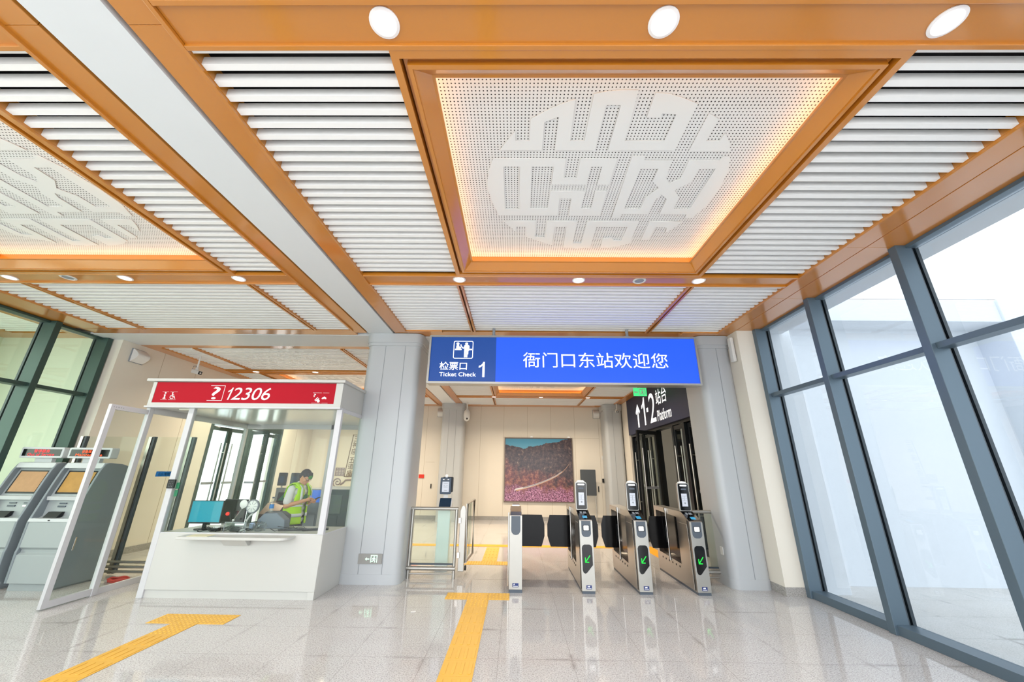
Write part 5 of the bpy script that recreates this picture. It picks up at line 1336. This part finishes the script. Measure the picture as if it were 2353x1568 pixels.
# hi-vis vest: an open shell round the trunk with arm holes and a V front
def vest_shell(z0, z1, grow, gap0, gap1, name, m, par, zs=14):
    mb = MB(); n = 40; rows = []
    for i in range(zs + 1):
        f = i / zs; z = z0 + (z1 - z0) * f
        base = [(.76, .178, .218), (.90, .170, .212), (1.05, .164, .205), (1.2, .160, .205), (1.32, .152, .200), (1.40, .120, .140), (1.44, .100, .112)]
        for (za, ra, sa), (zb, rb, sb) in zip(base, base[1:]):
            if za <= z <= zb or zb == base[-1][0]:
                g = min(1, max(0, (z - za) / (zb - za))); rx, ry = ra + (rb - ra) * g, sa + (sb - sa) * g
                if za <= z <= zb: break
        gap = gap0 + (gap1 - gap0) * f
        row = []
        for k in range(n + 1):
            a = gap + (2 * pi - 2 * gap) * k / n
            wob = 1 + .014 * sin(7 * a + 5 * z)
            v = W_((rx + grow) * cos(a) * wob + (.02 if z > 1.2 else 0), (ry + grow) * sin(a) * wob, z); row.append((mb.bm.verts.new(v), a, z))
        rows.append(row)
    for A, B in zip(rows, rows[1:]):
        for k in range(n):
            z = (A[k][2] + B[k][2]) / 2; a = (A[k][1] + A[k + 1][1]) / 2
            if z > 1.09 and z < 1.375 and (abs(a - pi / 2) < .55 or abs(a - 3 * pi / 2) < .55): continue
            mb.bm.faces.new((A[k][0], A[k + 1][0], B[k + 1][0], B[k][0]))
    if name == 'vest':
        for s in (-1, 1):          # shoulder straps over the shirt
            path = [(.165, .105, 1.24), (.158, .108, 1.32), (.120, .112, 1.40), (.05, .118, 1.452), (-.03, .118, 1.452), (-.10, .112, 1.40), (-.135, .105, 1.30), (-.14, .10, 1.22)]
            vs = [[mb.bm.verts.new(W_(f, s * (q + d), z - (.018 if d > 0 else 0))) for d in (-.055, 0, .062)] for f, q, z in path]
            for A, B in zip(vs, vs[1:]):
                for k in (0, 1): mb.bm.faces.new((A[k], A[k + 1], B[k + 1], B[k]))
    bmesh.ops.delete(mb.bm, geom=[v for v in mb.bm.verts if not v.link_faces], context='VERTS')
    o = mb.build(name, m, par, smooth=True)
    so = o.modifiers.new('thickness', 'SOLIDIFY'); so.thickness = .006; so.offset = 1
    return o
vest = vest_shell(.78, 1.425, .004, .16, .50, 'vest', 'hivis', pr_, 20)
vest_shell(.895, .95, .011, .17, .18, 'reflective_band', 'silver', vest, 2)
vest_shell(1.06, 1.088, .011, .19, .20, 'reflective_band', 'silver', vest, 2)
for s in (-1, 1):
    mb = MB(); L_ = []
    for z, f_ in ((1.10, .160), (1.2, .168), (1.3, .166), (1.37, .140), (1.42, .09)):
        for ds in (.118, .158): L_.append(mb.bm.verts.new(W_(f_ * (1 if ds < .13 else .90) + .022, s * ds * (1 if z < 1.36 else .82), z)))
    for i in range(0, len(L_) - 2, 2): mb.bm.faces.new((L_[i], L_[i + 1], L_[i + 3], L_[i + 2]))
    o = mb.build('reflective_strap', 'silver', vest, smooth=True); so = o.modifiers.new('thickness', 'SOLIDIFY'); so.thickness = .004; so.offset = 0
# print on the shirt front
mb = MB(); c0 = [(.0, .05), (.05, .03), (.055, -.02), (.02, -.06), (-.03, -.05), (-.05, 0), (-.03, .045)]
A = [mb.bm.verts.new(W_(.158, a, 1.20 + q * 1.2)) for a, q in c0]; mb.bm.faces.new(A)
o = mb.build('shirt_print', 'green_sticker', ts); so = o.modifiers.new('thickness', 'SOLIDIFY'); so.thickness = .006
# hair: cap over the skull, with a fringe painted green, as if reflecting a green sign
b = MB(); m4 = HM @ Matrix.Translation((-.022, 0, .030)) @ Matrix.Diagonal((.098, .086, .100, 1)); bmesh.ops.create_uvsphere(b.bm, u_segments=24, v_segments=16, radius=1, matrix=m4)
for s in (-1, 1): limb(b, [(*H(.0, s * .066, .04), .026), (*H(-.045, s * .055, -.04), .026)], 10)
limb(b, [(*H(-.07, -.03, -.04), .032), (*H(-.07, .03, -.04), .032)], 10)
for k in range(7): limb(b, [(*H(.03, -.05 + k * .017, .085), .028), (*H(.070, -.05 + k * .017, .062), .018)], 8)
melt(b, .006, 2, 'hair', 'hair', pr_)
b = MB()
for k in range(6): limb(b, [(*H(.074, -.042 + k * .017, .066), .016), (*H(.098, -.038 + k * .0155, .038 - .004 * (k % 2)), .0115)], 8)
melt(b, .004, 4, 'fringe', 'hair_reflection', pr_)
for s in (-1, 1):
    MB().ball(H(.0835, s * .029, .004), .0095, 12).build('eye', 'plastic_white', pr_, smooth=True)
    MB().ball(H(.0915, s * .029, .001), .0045, 10).build('iris', 'black_matt', pr_, smooth=True)
g = MB()
for s in (-1, 1):
    g.tube([H(.100, s * .032 + .025 * cos(a), -.004 + .019 * sin(a)) for a in [2 * pi * k / 16 for k in range(17)]], .0022, 6)
    g.tube([H(.098, s * .056, .0), H(.0, s * .082, .012)], .0022, 6)
g.tube([H(.102, -.008, 0), H(.102, .008, 0)], .0022, 6)
g.build('glasses', 'black_matt', pr_, smooth=True)
g = MB(); A = [W_(.30, -.022, 1.150), W_(.30, .052, 1.150), W_(.455, .052, 1.212), W_(.455, -.022, 1.212)]
B = [p + Vector((0, 0, .009)) - fw * .003 for p in A]; va = [g.bm.verts.new(p) for p in A]; vb = [g.bm.verts.new(p) for p in B]
g.bm.faces.new(va); g.bm.faces.new(vb)
for i in range(4): g.bm.faces.new((va[i], va[(i + 1) % 4], vb[(i + 1) % 4], vb[i]))
ph = g.build('phone', 'black_matt', None, bevel=.002); tag(ph, 'black mobile phone held in the hands of the person in the vest', 'phone')
